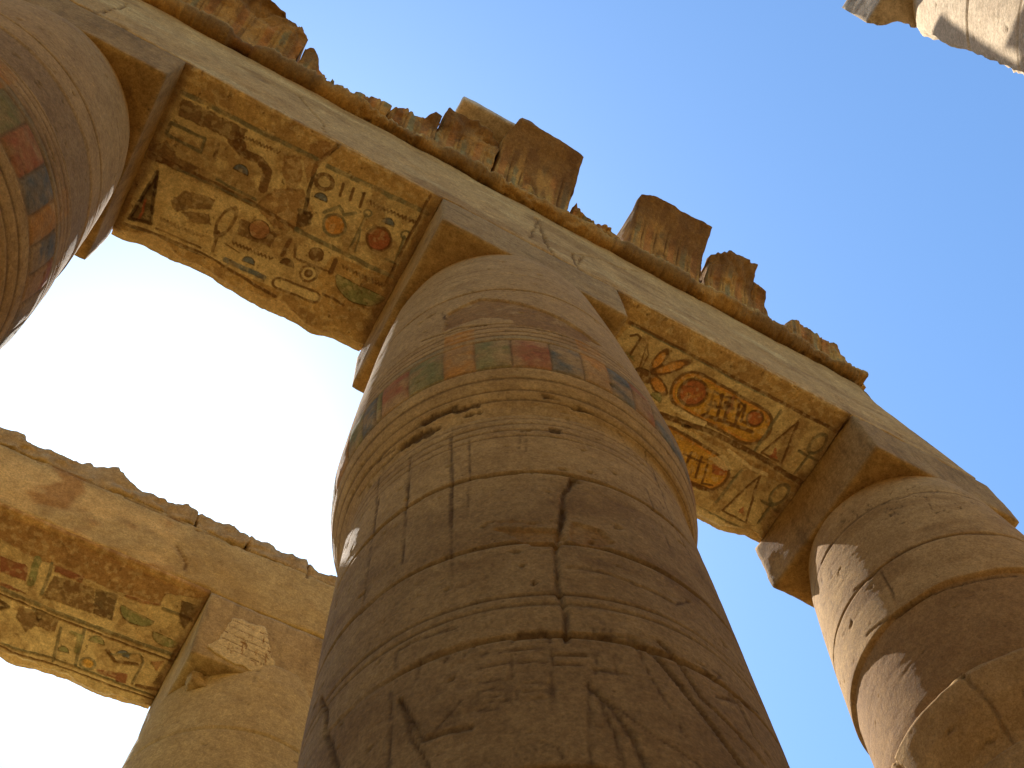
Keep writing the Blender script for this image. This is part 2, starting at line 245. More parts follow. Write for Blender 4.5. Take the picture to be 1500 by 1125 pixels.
D = json.loads(r'''{"A":[["P",[[-1.27,2.46],[1.025,2.372],[1.023,3.069],[0.465,3.118],[0.416,3.624],[-1.242,3.724],[-1.276,3.056]],"c",0.0],["P",[[-1.219,2.485],[-0.632,2.465],[-0.645,2.625],[-0.899,2.611],[-1.193,2.642]],"b",0.0],["P",[[-1.305,2.985],[-1.195,2.881],[-1.059,2.96],[-0.852,2.959],[-0.872,3.059],[-1.273,3.088]],"b",0.0],["P",[[-0.22,2.818],[-0.015,2.706],[0.166,2.86],[0.149,3.054],[-0.068,3.148],[-0.316,3.029]],"u",0.0029],["P",[[-0.276,2.512],[-0.149,2.466],[-0.074,2.581],[-0.058,2.752],[-0.126,2.789],[-0.235,2.646]],"u",0.0011],["P",[[0.027,2.888],[0.14,2.851],[0.183,2.966],[0.088,3.064]],"k",0.0019],["L",[[0.097,2.221],[-0.005,2.454],[0.037,2.701],[0.096,2.897]],0.0171,"k",0.0019],["P",[[-0.106,2.287],[0.105,2.195],[0.046,2.382],[0.011,2.534],[-0.006,2.634],[-0.116,2.492]],"u",0.0008],["L",[[-1.237,2.442],[-0.022,2.419]],0.0209,"g",0.0009],["L",[[0.088,2.426],[1.035,2.39]],0.0209,"g",0.0009],["L",[[-1.276,3.056],[-0.675,3.031],[-0.316,3.029]],0.0266,"b",0.0011],["L",[[-1.017,3.06],[-0.337,3.029]],0.0114,"g",0.0006],["L",[[-0.316,3.029],[0.088,3.064]],0.0171,"b",0.0009],["L",[[0.088,3.064],[1.013,3.05]],0.0209,"g",0.0009],["L",[[-1.225,3.715],[-0.575,3.655],[0.189,3.71]],0.0152,"b",0.0011],["L",[[-1.179,3.725],[-0.541,3.683]],0.0057,"g",0.0006],["L",[[-1.221,2.721],[-0.919,2.709],[-0.906,2.833],[-1.225,2.832],[-1.221,2.721]],0.0152,"g",0.0015],["L",[[-0.803,2.7],[-0.786,2.823]],0.0133,"b",0.0011],["Z",[-0.713,2.542],[-0.316,2.517],0.0228,13,0.0114,"b"],["L",[[-0.71,2.617],[-0.601,2.667],[-0.441,2.658],[-0.336,2.712],[-0.314,2.868]],0.038,"b",0.0013],["E",[-0.689,2.594],[-0.595,2.642],1.0,"b","b",0.0057],["H",[-0.608,2.826],[-0.475,2.826],1,1.0,"s"],["L",[[-0.687,2.981],[-0.337,2.983]],0.0133,"g",0.0011],["P",[[-1.161,3.16],[-1.21,3.649],[-1.037,3.613]],"k",0.0017],["L",[[-1.161,3.16],[-1.21,3.649],[-1.037,3.613],[-1.161,3.16]],0.0152,"k",0.0017],["L",[[-1.151,3.435],[-1.139,3.542],[-1.141,3.612]],0.0095,"r",0.0006],["P",[[-0.964,3.334],[-0.893,3.205],[-0.767,3.159],[-0.64,3.159],[-0.625,3.242],[-0.762,3.316],[-0.891,3.408]],"b",0.0009],["P",[[-0.857,3.39],[-0.627,3.288],[-0.569,3.372],[-0.715,3.428]],"b",0.0009],["Z",[-0.977,3.528],[-0.597,3.503],0.0228,12,0.0114,"b"],["L",[[-0.978,3.628],[-0.574,3.607]],0.0114,"b",0.0009],["E",[-0.454,3.149],[-0.493,3.424],0.42,null,"b",0.0114],["L",[[-0.493,3.4],[-0.466,3.584]],0.0152,"b",0.0011],["P",[[-0.37,3.195],[-0.034,3.176],[-0.043,3.321],[-0.346,3.344]],"b",0.0011],["E",[-0.268,3.255],[-0.112,3.171],1.0,"p","k",0.0057],["Z",[-0.352,3.429],[0.017,3.406],0.0209,11,0.0114,"b"],["H",[-0.211,3.541],[-0.096,3.527],1,1.0,"s"],["L",[[-0.337,3.609],[0.024,3.589]],0.0247,"s",0.0011],["H",[0.104,2.721],[0.217,2.717],1,1.0,"s"],["E",[0.05,2.57],[0.195,2.558],0.9,"c","b",0.0171],["L",[[0.277,2.503],[0.294,2.607]],0.0133,"b",0.0011],["L",[[0.371,2.497],[0.386,2.603]],0.0133,"b",0.0011],["L",[[0.467,2.491],[0.484,2.614]],0.0133,"b",0.0011],["Z",[0.545,2.539],[0.976,2.514],0.0228,13,0.0114,"b"],["E",[0.278,2.903],[0.454,2.831],1.0,"o","g",0.0133],["L",[[0.239,2.808],[0.328,2.698],[0.399,2.745],[0.476,2.68]],0.0152,"g",0.0011],["E",[0.541,2.633],[0.604,2.634],1.0,"c","g",0.0095],["L",[[0.569,2.653],[0.574,3.0]],0.0114,"g",0.0011],["L",[[0.584,2.796],[0.63,2.993]],0.0095,"g",0.0011],["E",[0.665,2.834],[0.863,2.762],1.0,"r","b",0.0133],["H",[0.709,2.647],[0.826,2.635],1,1.0,"s"],["E",[0.918,2.65],[0.988,2.647],1.0,"c","g",0.0095],["L",[[0.953,2.666],[0.998,2.974]],0.0133,"g",0.0011],["L",[[0.898,2.933],[1.019,2.927]],0.0114,"g",0.0011],["L",[[0.144,3.185],[0.188,3.303],[0.538,3.269]],0.0114,"b",0.0009],["E",[0.28,3.194],[0.403,3.175],1.0,"b","b",0.0057],["L",[[0.088,3.18],[0.079,3.326]],0.0209,"b",0.0009],["L",[[0.514,3.151],[0.52,3.279]],0.0209,"b",0.0009],["H",[0.092,3.402],[0.219,3.393],1,1.0,"b"],["E",[0.285,3.382],[0.427,3.365],1.0,"c","b",0.0114],["E",[0.321,3.374],[0.387,3.374],1.0,"b","b",0.0057],["C",[0.162,3.579],[0.492,3.547],0.0494,"c","b",0.0114],["H",[0.578,3.26],[1.06,3.255],-1,0.7,"e"],["Z",[0.59,3.17],[1.003,3.164],0.0228,13,0.0114,"b"],["L",[[0.549,3.48],[0.757,3.491]],0.0133,"b",0.0009],["L",[[-0.4,3.466],[-0.262,3.486]],0.0076,"b",0.0009],["L",[[0.977,2.237],[1.001,3.116]],0.0133,"b",0.0009]],"B":[["P",[[3.138,2.431],[5.587,2.416],[5.533,3.077],[4.885,3.061],[3.824,3.029],[3.09,2.756]],"c",0.0],["P",[[3.893,3.065],[4.922,3.117],[5.549,3.172],[5.456,3.88],[4.196,3.932]],"c",0.0],["L",[[3.128,2.414],[4.649,2.423],[5.538,2.417]],0.018,"b",0.0012],["L",[[3.157,2.426],[4.661,2.441]],0.008,"g",0.0008],["L",[[3.203,2.518],[3.248,2.483],[3.295,2.497],[3.297,2.692]],0.012,"b",0.0014],["L",[[3.235,2.737],[3.256,2.679],[3.297,2.692],[3.362,2.716]],0.008,"e",0.001],["L",[[3.273,2.763],[3.294,2.705],[3.34,2.681]],0.008,"e",0.001],["E",[3.424,2.788],[3.613,2.818],0.6,"b","k",0.006],["E",[3.552,2.72],[3.579,2.49],0.38,"o","b",0.01],["E",[3.577,2.742],[3.818,2.489],0.26,"o","b",0.01],["E",[3.585,2.773],[3.797,2.875],0.45,"o","b",0.01],["L",[[3.379,2.532],[3.421,2.673],[3.447,2.752]],0.008,"b",0.001],["L",[[3.383,2.53],[3.45,2.61],[3.464,2.743]],0.006,"b",0.001],["H",[3.668,2.943],[3.799,2.97],1,1.0,"e"],["C",[4.005,2.728],[4.704,2.754],0.196,"y","b",0.016],["C",[4.005,2.728],[4.704,2.754],0.168,"y","o",0.01],["E",[3.898,2.785],[4.143,2.679],1.0,"r","b",0.016],["E",[4.62,2.705],[4.768,2.656],1.0,"r","b",0.012],["L",[[4.196,2.627],[4.295,2.635],[4.428,2.588],[4.546,2.623]],0.012,"b",0.0012],["L",[[4.208,2.681],[4.257,2.848],[4.225,2.889]],0.014,"b",0.0012],["L",[[4.243,2.88],[4.436,2.851],[4.743,2.812]],0.02,"b",0.0012],["L",[[4.283,2.617],[4.368,2.838]],0.016,"b",0.0012],["L",[[4.376,2.616],[4.442,2.824]],0.018,"b",0.0012],["L",[[4.266,2.771],[4.453,2.696]],0.016,"b",0.0012],["L",[[4.481,2.632],[4.566,2.832]],0.014,"b",0.0012],["L",[[4.535,2.75],[4.534,2.605],[4.594,2.767],[4.689,2.766]],0.014,"b",0.0012],["E",[4.347,2.679],[4.423,2.687],0.8,"b","b",0.006],["L",[[4.219,2.771],[4.301,2.752],[4.248,2.708]],0.01,"b",0.0012],["L",[[4.39,2.584],[4.432,2.683],[4.432,2.755]],0.012,"p",0.0008],["L",[[4.868,2.5],[4.883,2.967]],0.016,"g",0.0014],["L",[[5.086,2.52],[4.955,2.949],[5.195,2.961],[5.086,2.52]],0.012,"b",0.0014],["P",[[5.04,2.841],[5.043,2.953],[5.133,2.943]],"r",0.0008],["E",[5.393,2.506],[5.376,2.727],0.62,null,"g",0.014],["L",[[5.384,2.728],[5.372,2.987]],0.014,"g",0.0014],["L",[[5.267,2.764],[5.493,2.771]],0.014,"g",0.0014],["L",[[3.87,3.065],[4.366,2.998],[4.914,2.995],[5.538,3.049]],0.028,"b",0.0024],["L",[[3.935,2.946],[4.103,2.954],[4.29,2.953]],0.024,"w",0.0006],["L",[[4.658,3.08],[4.935,3.136],[5.123,3.126]],0.018,"w",0.0006],["L",[[4.126,3.064],[4.19,3.054]],0.016,"k",0.004],["L",[[5.507,2.236],[5.562,3.191]],0.024,"k",0.0024],["C",[4.055,3.323],[4.616,3.366],0.196,"y","b",0.016],["C",[4.055,3.323],[4.616,3.366],0.168,"y","o",0.01],["P",[[4.6,3.286],[4.677,3.22],[4.768,3.249],[4.764,3.352],[4.655,3.371]],"r",0.0006],["P",[[4.528,3.249],[4.646,3.136],[4.804,3.23],[4.744,3.286]],"w",0.0006],["L",[[4.35,3.267],[4.386,3.474]],0.014,"b",0.0012],["L",[[4.463,3.258],[4.53,3.475]],0.014,"b",0.0012],["L",[[4.363,3.55],[4.76,3.533]],0.016,"b",0.0012],["L",[[4.291,3.324],[4.517,3.305]],0.012,"b",0.0012],["L",[[4.565,3.305],[4.621,3.504],[4.723,3.476]],0.012,"b",0.0012],["L",[[4.888,3.211],[4.862,3.614]],0.016,"g",0.0014],["L",[[5.081,3.173],[4.964,3.66],[5.249,3.681],[5.081,3.173]],0.012,"b",0.0014],["P",[[5.121,3.526],[5.114,3.608],[5.204,3.613]],"r",0.0008],["E",[5.374,3.134],[5.364,3.373],0.62,null,"g",0.014],["L",[[5.364,3.373],[5.359,3.624]],0.014,"g",0.0014],["L",[[5.253,3.392],[5.48,3.416]],0.014,"g",0.0014],["L",[[4.412,3.742],[5.046,3.748],[5.39,3.78]],0.012,"g",0.0012],["P",[[4.508,3.742],[4.849,3.746],[5.321,3.789],[5.363,3.928],[4.486,3.936]],"w",0.0]],"C":[["P",[[-1.11,7.166],[-0.776,7.212],[0.04,7.218],[0.527,7.183],[0.53,7.014],[0.898,6.941],[0.925,8.484],[-0.635,8.499]],"c",0.0],["P",[[-2.119,6.918],[-1.205,6.9],[0.884,6.907],[0.529,7.027],[0.524,7.177],[0.04,7.218],[-0.77,7.229],[-1.11,7.166],[-2.013,7.245]],"u",-0.004],["H",[0.198,7.366],[0.561,7.39],-1,0.75,"e"],["H",[0.597,7.5],[0.89,7.522],-1,0.8,"e"],["L",[[0.212,7.233],[0.378,7.231],[0.524,7.177]],0.02,"p",0.0024],["L",[[0.587,7.207],[0.876,7.207]],0.02,"g",0.0024],["P",[[-0.544,7.213],[-0.246,7.201],[-0.232,7.297],[-0.525,7.297]],"m",0.0016],["L",[[-0.569,7.205],[-0.536,7.599]],0.016,"g",0.002],["L",[[-0.709,7.218],[-0.676,7.527]],0.036,"e",0.0016],["P",[[-1.038,7.368],[-0.759,7.345],[-0.723,7.53],[-0.977,7.539]],"m",0.0016],["P",[[-0.94,7.643],[-0.679,7.652],[-0.915,7.712]],"m",0.0016],["P",[[-0.504,7.335],[-0.097,7.289],[-0.016,7.581],[-0.523,7.634]],"b",0.0012],["P",[[-0.097,7.289],[0.122,7.258],[0.178,7.566],[-0.016,7.581]],"k",0.0008],["L",[[-0.913,7.719],[-0.32,7.738],[0.94,7.683]],0.024,"g",0.0024],["L",[[-0.893,7.775],[-0.3,7.791],[0.902,7.756]],0.012,"b",0.002],["L",[[-0.694,8.335],[-0.187,8.27],[0.963,8.237]],0.016,"g",0.0024],["L",[[-0.681,8.371],[0.986,8.293]],0.012,"b",0.002],["L",[[-0.899,7.849],[-0.775,7.88],[-0.862,7.954]],0.02,"k",0.0024],["P",[[-0.683,7.82],[-0.458,7.809],[-0.28,7.802],[-0.267,7.966],[-0.46,7.98],[-0.517,8.094],[-0.665,7.958]],"b",0.0012],["P",[[-0.566,7.781],[-0.403,7.781],[-0.446,7.93]],"k",0.0012],["H",[0.064,7.89],[0.221,7.887],1,1.0,"e"],["H",[0.369,7.919],[0.507,7.923],1,1.0,"s"],["H",[-0.165,8.15],[-0.053,8.136],1,1.2,"e"],["E",[0.09,8.185],[0.23,8.144],1.0,"y","g",0.016],["P",[[0.271,8.188],[0.577,8.098],[0.593,8.223],[0.5,8.249],[0.471,8.219],[0.307,8.236]],"m",0.0016],["L",[[0.27,7.927],[0.391,8.017],[0.604,7.952]],0.02,"b",0.0024],["L",[[-0.017,7.794],[0.059,8.253]],0.016,"g",0.002],["L",[[-0.232,7.884],[-0.159,8.299]],0.016,"g",0.002],["L",[[0.32,7.966],[0.581,7.811],[0.646,7.887],[0.65,8.194]],0.012,"g",0.002],["P",[[0.703,7.858],[0.831,7.792],[0.805,7.938]],"p",0.0016],["L",[[0.701,8.191],[0.925,8.144]],0.02,"b",0.002],["L",[[-0.114,7.887],[-0.031,7.887],[0.01,8.082]],0.024,"e",0.0016],["P",[[0.704,7.042],[0.9,7.024],[0.864,7.341],[0.779,7.299]],"k",0.0012],["P",[[0.883,7.547],[0.998,7.575],[0.967,8.078],[0.837,8.099]],"k",0.0012]],"CC":[["L",[[-2.838,5.678],[-2.815,5.053]],0.006,"d",0.8],["L",[[-2.573,5.687],[-2.559,5.142],[-2.555,4.636]],0.007,"d",1.0],["L",[[-2.469,5.611],[-2.465,5.08]],0.004,"d",0.6],["L",[[-3.095,5.755],[-3.042,5.073]],0.005,"d",0.7],["L",[[-2.153,5.548],[-2.161,5.307]],0.004,"d",0.5],["L",[[-2.192,5.514],[-2.194,5.341]],0.003,"d",0.4],["L",[[-1.376,5.927],[-1.3,5.444]],0.004,"d",0.6],["L",[[-1.6,5.907],[-1.453,5.709]],0.003,"d",0.4],["L",[[-1.305,5.791],[-1.326,5.137]],0.003,"d",0.5],["L",[[-1.954,5.015],[-1.979,4.904],[-2.011,4.852],[-2.027,4.724],[-2.027,4.617],[-2.056,4.51]],0.012,"d",2.0],["P",[[-1.961,5.012],[-1.917,5.03],[-1.938,4.962],[-1.981,4.946]],"d",2.0],["P",[[-2.939,5.873],[-2.772,5.872],[-2.601,5.824],[-2.69,5.794],[-2.854,5.815],[-2.923,5.83]],"k",2.0],["P",[[-2.763,5.941],[-2.557,5.95],[-2.508,5.949],[-2.645,5.904],[-2.733,5.892]],"k",1.5],["P",[[-2.591,5.932],[-2.416,5.923],[-2.386,5.901],[-2.53,5.886]],"k",1.5],["P",[[-2.5,5.858],[-2.373,5.859],[-2.39,5.839],[-2.486,5.833]],"k",1.5],["P",[[-2.053,5.984],[-1.953,5.969],[-1.938,5.949],[-2.032,5.938]],"k",1.5],["P",[[-1.891,5.921],[-1.81,5.946],[-1.743,5.925],[-1.86,5.892]],"k",1.5],["P",[[-2.103,5.892],[-2.018,5.892],[-2.065,5.871]],"k",1.0],["P",[[-2.189,5.578],[-2.106,5.58],[-2.131,5.549],[-2.175,5.548]],"k",1.5],["P",[[-2.026,5.632],[-1.943,5.615],[-1.964,5.559],[-2.018,5.551]],"k",1.5],["L",[[-3.297,5.851],[-2.999,5.831],[-2.774,5.848]],0.008,"d",1.5],["L",[[-3.24,5.938],[-2.948,5.883]],0.006,"d",1.0],["L",[[-2.615,7.578],[-2.587,7.369]],0.01,"k",1.0],["P",[[-2.572,7.482],[-2.352,7.651],[-2.088,7.49],[-1.823,7.334],[-1.646,7.194],[-1.557,7.103],[-1.774,6.959],[-1.918,6.934],[-2.136,6.927],[-2.147,7.048],[-2.331,7.155],[-2.489,7.094],[-2.597,7.071]],"u",2.0],["L",[[-2.732,7.096],[-2.577,7.016],[-2.488,7.033],[-2.317,6.964]],0.012,"d",1.5],["L",[[-2.03,4.689],[-2.064,4.49],[-2.102,4.304],[-2.116,3.976],[-2.098,3.804],[-2.115,3.618]],0.011,"d",2.5],["P",[[-2.369,4.522],[-2.216,4.492],[-2.079,4.487],[-2.04,4.417],[-2.096,4.291],[-2.196,4.333],[-2.28,4.435]],"u",2.0],["P",[[-1.994,4.568],[-1.866,4.552],[-1.814,4.456],[-1.891,4.364],[-1.998,4.381],[-2.03,4.434]],"u",1.5],["P",[[-2.352,4.579],[-2.152,4.539],[-2.074,4.551],[-2.184,4.521]],"u",1.0],["L",[[-2.566,5.071],[-2.55,4.257]],0.006,"d",0.8],["L",[[-2.826,5.319],[-2.807,4.518]],0.006,"d",0.8],["L",[[-3.051,5.451],[-3.039,4.34]],0.005,"d",0.7],["L",[[-2.467,5.081],[-2.47,4.728]],0.004,"d",0.5],["L",[[-1.483,5.404],[-1.458,4.649]],0.004,"d",0.5],["L",[[-1.417,5.362],[-1.229,4.663]],0.003,"d",0.5],["L",[[-2.064,4.161],[-1.917,4.163],[-1.768,4.138],[-1.62,4.13]],0.008,"d",1.0],["L",[[-1.62,4.13],[-1.57,4.117],[-1.463,4.237]],0.006,"d",1.0],["L",[[-2.76,3.503],[-2.65,3.213],[-2.477,3.191]],0.01,"d",1.5],["L",[[-2.76,3.503],[-2.697,3.251],[-2.62,3.05]],0.008,"d",1.2],["L",[[-2.805,3.598],[-2.779,3.147]],0.006,"d",0.8],["L",[[-2.624,3.217],[-2.513,3.355]],0.005,"d",0.7],["L",[[-2.06,3.371],[-2.104,2.923]],0.006,"d",0.8],["L",[[-2.062,3.351],[-1.987,3.229],[-1.948,3.093],[-1.924,2.956]],0.01,"d",1.2],["L",[[-2.032,3.297],[-2.007,3.082],[-1.994,2.934]],0.006,"d",0.8],["L",[[-2.058,3.332],[-1.861,3.117],[-1.706,3.027]],0.005,"d",0.7],["L",[[-1.856,3.688],[-1.769,3.627],[-1.677,3.445],[-1.519,3.151]],0.014,"d",1.6],["L",[[-1.733,3.736],[-1.686,3.673],[-1.602,3.452],[-1.358,3.27]],0.01,"d",1.4],["L",[[-1.843,3.682],[-1.82,3.496],[-1.739,3.166]],0.006,"d",0.8],["L",[[-2.019,3.674],[-1.824,3.713],[-1.791,3.66]],0.008,"d",1.0],["L",[[-2.447,3.592],[-2.344,3.59],[-2.194,3.575]],0.006,"d",1.0],["L",[[-2.454,3.521],[-2.323,3.51],[-2.2,3.491]],0.006,"d",1.0],["L",[[-2.32,3.562],[-2.334,3.264]],0.005,"d",0.8],["L",[[-2.17,3.563],[-2.195,3.252]],0.005,"d",0.8],["L",[[-2.449,3.427],[-2.339,3.411],[-2.344,3.295],[-2.445,3.317],[-2.449,3.427]],0.005,"d",0.8],["L",[[-2.426,3.378],[-2.359,3.367]],0.005,"d",0.7],["L",[[-2.426,3.339],[-2.361,3.328]],0.005,"d",0.7],["L",[[-2.31,3.384],[-2.198,3.368],[-2.204,3.281],[-2.315,3.292],[-2.31,3.384]],0.005,"d",0.8],["L",[[-2.295,3.332],[-2.213,3.326]],0.005,"d",0.7],["L",[[-2.452,3.273],[-2.381,3.258]],0.005,"d",0.7],["L",[[-2.173,3.531],[-2.047,3.538]],0.007,"d",1.2],["L",[[-2.171,3.479],[-2.066,3.476]],0.006,"d",1.0],["L",[[-2.032,3.456],[-1.894,3.448]],0.007,"d",1.0],["L",[[-2.006,3.566],[-2.028,3.436]],0.005,"d",0.8],["L",[[-1.941,3.571],[-1.946,3.443]],0.005,"d",0.8],["L",[[-2.472,3.646],[-2.445,3.679],[-2.354,3.67]],0.008,"d",1.0],["L",[[-2.317,3.638],[-2.289,3.688],[-2.186,3.686],[-2.178,3.618]],0.007,"d",1.0],["L",[[-2.176,3.652],[-2.072,3.662]],0.008,"d",1.0],["L",[[-2.0,3.724],[-2.008,3.654]],0.004,"d",0.6],["L",[[-1.959,3.734],[-1.969,3.651]],0.004,"d",0.6],["L",[[-1.932,3.73],[-1.936,3.653]],0.004,"d",0.6],["L",[[-2.237,3.691],[-2.241,3.624]],0.004,"d",0.6],["L",[[-2.789,3.714],[-2.797,3.832],[-2.733,3.839],[-2.526,3.809]],0.006,"d",0.9],["L",[[-2.691,3.577],[-2.682,3.699],[-2.581,3.702]],0.005,"d",0.7],["L",[[-2.58,3.614],[-2.512,3.698],[-2.499,3.615]],0.006,"d",0.9],["L",[[-3.306,4.045],[-3.192,3.817],[-3.179,3.699],[-3.115,3.555],[-3.04,3.354]],0.012,"d",1.5],["L",[[-2.254,3.061],[-2.202,3.022],[-2.185,2.971]],0.005,"d",0.7],["L",[[-1.516,3.532],[-1.388,3.594],[-1.355,3.422],[-1.284,3.351]],0.008,"d",1.0],["L",[[-1.464,3.373],[-1.449,3.218]],0.005,"d",0.8],["L",[[-1.568,3.708],[-1.441,3.72],[-1.506,3.624]],0.006,"d",0.8],["L",[[-1.54,3.684],[-1.395,3.63],[-1.218,3.689]],0.006,"d",0.8],["P",[[-2.214,4.056],[-2.202,4.029],[-2.216,4.017]],"k",2.0],["P",[[-2.153,2.962],[-2.135,2.978],[-2.144,2.946]],"k",2.0]],"RR":[["L",[[-3.305,8.037],[-3.125,7.981],[-2.759,8.015],[-2.521,8.002],[-2.293,7.992],[-2.007,7.975]],0.01,"d",1.5],["L",[[-3.019,7.957],[-3.028,7.745],[-3.034,7.46]],0.009,"d",1.3],["L",[[-3.347,7.475],[-3.561,7.514],[-3.715,7.497],[-3.957,7.421],[9,0]],0.014,"k",2.5],["L",[[-3.391,7.488],[-3.068,7.375],[-2.818,7.37],[-2.507,7.326],[-2.146,7.326]],0.01,"d",1.5],["L",[[-3.314,8.867],[-3.551,8.839]],0.008,"d",0.8],["L",[[-2.697,8.848],[-2.394,8.819],[-2.291,8.741]],0.006,"d",0.8],["L",[[-2.291,8.741],[-2.345,8.453]],0.004,"d",0.6],["L",[[-2.664,8.74],[-2.627,8.557]],0.004,"d",0.6]],"RB":[[-3.665,6.345],[-3.333,6.486],[-3.049,6.388],[-2.914,6.442],[-2.504,6.394],[-2.806,5.803],[-3.007,5.781],[-2.938,6.389]]}''')

def soffit_panel(name, x0, x1, y0, y1, z, cmds, parent, res, seed, org, ragged=True, smooth_zone=None):
    nx = int((x1 - x0) / res); ny = int((y1 - y0) / res)
    Y, X = np.meshgrid(np.linspace(y0, y1, ny), np.linspace(x0, x1, nx), indexing='ij')
    P = np.stack([X, Y, X * 0], -1)
    n1 = fb(P, 1.6, 5, seed)[..., None]; n2 = fb(P, 6, 4, seed + 7)[..., None]
    col = np.array((.30, .185, .075)) * (1 - n1) + np.array((.40, .265, .11)) * n1
    stain = sst(.5, .66, fb(P, 2.3, 5, seed + 11)); col = mix(col, np.array((.23, .14, .06)), stain * .7)
    f2 = sst(.60, .68, fb(P, 3.1, 5, seed + 31))
    cv = Canvas(X, Y, col, seed)
    cv.run([c for c in cmds if c[0] == 'P' and c[2] == 'c'])
    cv.col = mix(cv.col, np.array((.26, .16, .07)), sst(.56, .64, fb(P, 3.3, 5, seed + 17)) * .4)
    cv.col = mix(cv.col, np.array((.21, .12, .05)), f2 * .55); cv.h += -f2 * .006
    cv.run([c for c in cmds if not (c[0] == 'P' and c[2] == 'c')])
    # grime collects round the carving: fine brown mottling
    mt = sst(.52, .62, fb(P, 11, 4, seed + 81)); cv.col = mix(cv.col, np.array((.17, .09, .035)), mt * .26)
    mt = sst(.54, .66, fb(P, 22, 3, seed + 83)); cv.col = mix(cv.col, np.array((.50, .40, .23)), mt * .30)
    # flaked patches, soot, pits
    fl = sst(.67, .73, fb(P, 4.5, 5, seed + 21)); cv.col = mix(cv.col, np.array((.42, .30, .14)), fl * .25); cv.h += -fl * .004
    pit = sst(.76, .82, fb(P, 26, 3, seed + 41)); cv.col = mix(cv.col, np.array((.12, .07, .03)), pit * .6); cv.h += -pit * .006
    cv.h += (fb(P, 5, 4, seed + 51) - .5) * .02 + (fb(P, 40, 3, seed + 55) - .5) * .004
    # borders darken beside the abacus joints
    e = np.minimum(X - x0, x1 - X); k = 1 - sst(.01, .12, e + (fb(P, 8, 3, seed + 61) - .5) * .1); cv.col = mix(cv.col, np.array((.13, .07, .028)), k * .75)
    if ragged:   # broken rear edge, pale fresh stone
        eb = y1 - Y; nz = fb(P, 3.2, 5, seed + 71)
        k = 1 - sst(.0, .05, eb - .03 - .30 * np.clip(nz - .38, 0, 1)); cv.col = mix(cv.col, np.array((.46, .33, .17)), k * .8)
        cv.h += -k * .035
        cv.h += -(1 - sst(0, .05, eb)) * .03 * fb(P, 8, 3, seed + 73)
    ef = Y - y0; cv.h += -(1 - sst(0, .03, ef + (fb(P, 7, 3, seed) - .5) * .05)) * .012
    top = z + .075
    Zz = np.minimum(z - cv.h, z + .05)
    t_ = (Y - y0) / (y1 - y0); rg = (fb(np.stack([X, X * 0 + seed, X * 0], -1), 2.2, 5, seed + 90) - .5) * .20 - .035
    V = np.stack([X, Y + rg * sst(.8, 1., t_), Zz], -1).reshape(-1, 3); n = nx * ny
    id_ = np.arange(n).reshape(ny, nx)
    F = np.stack([id_[:-1, :-1], id_[1:, :-1], id_[1:, 1:], id_[:-1, 1:]], -1).reshape(-1, 4)
    # rim and back so the panel is a closed slab
    rim = np.concatenate([id_[0, :], id_[1:, -1], id_[-1, -2::-1], id_[-2:0:-1, 0]]); V2 = V[rim].copy(); V2[:, 2] = top
    o0 = n; m = len(rim); a = np.arange(m); b = (a + 1) % m
    F2 = np.stack([rim[a], rim[b], o0 + b, o0 + a], 1)
    V = np.concatenate([V, V2]); cc = np.concatenate([cv.col.reshape(-1, 3), cv.col.reshape(-1, 3)[rim]])
    return mesh(name, V, np.concatenate([F, F2]), M_paint, parent, cc, True, warm=(1.6, 1.6, 1.42))

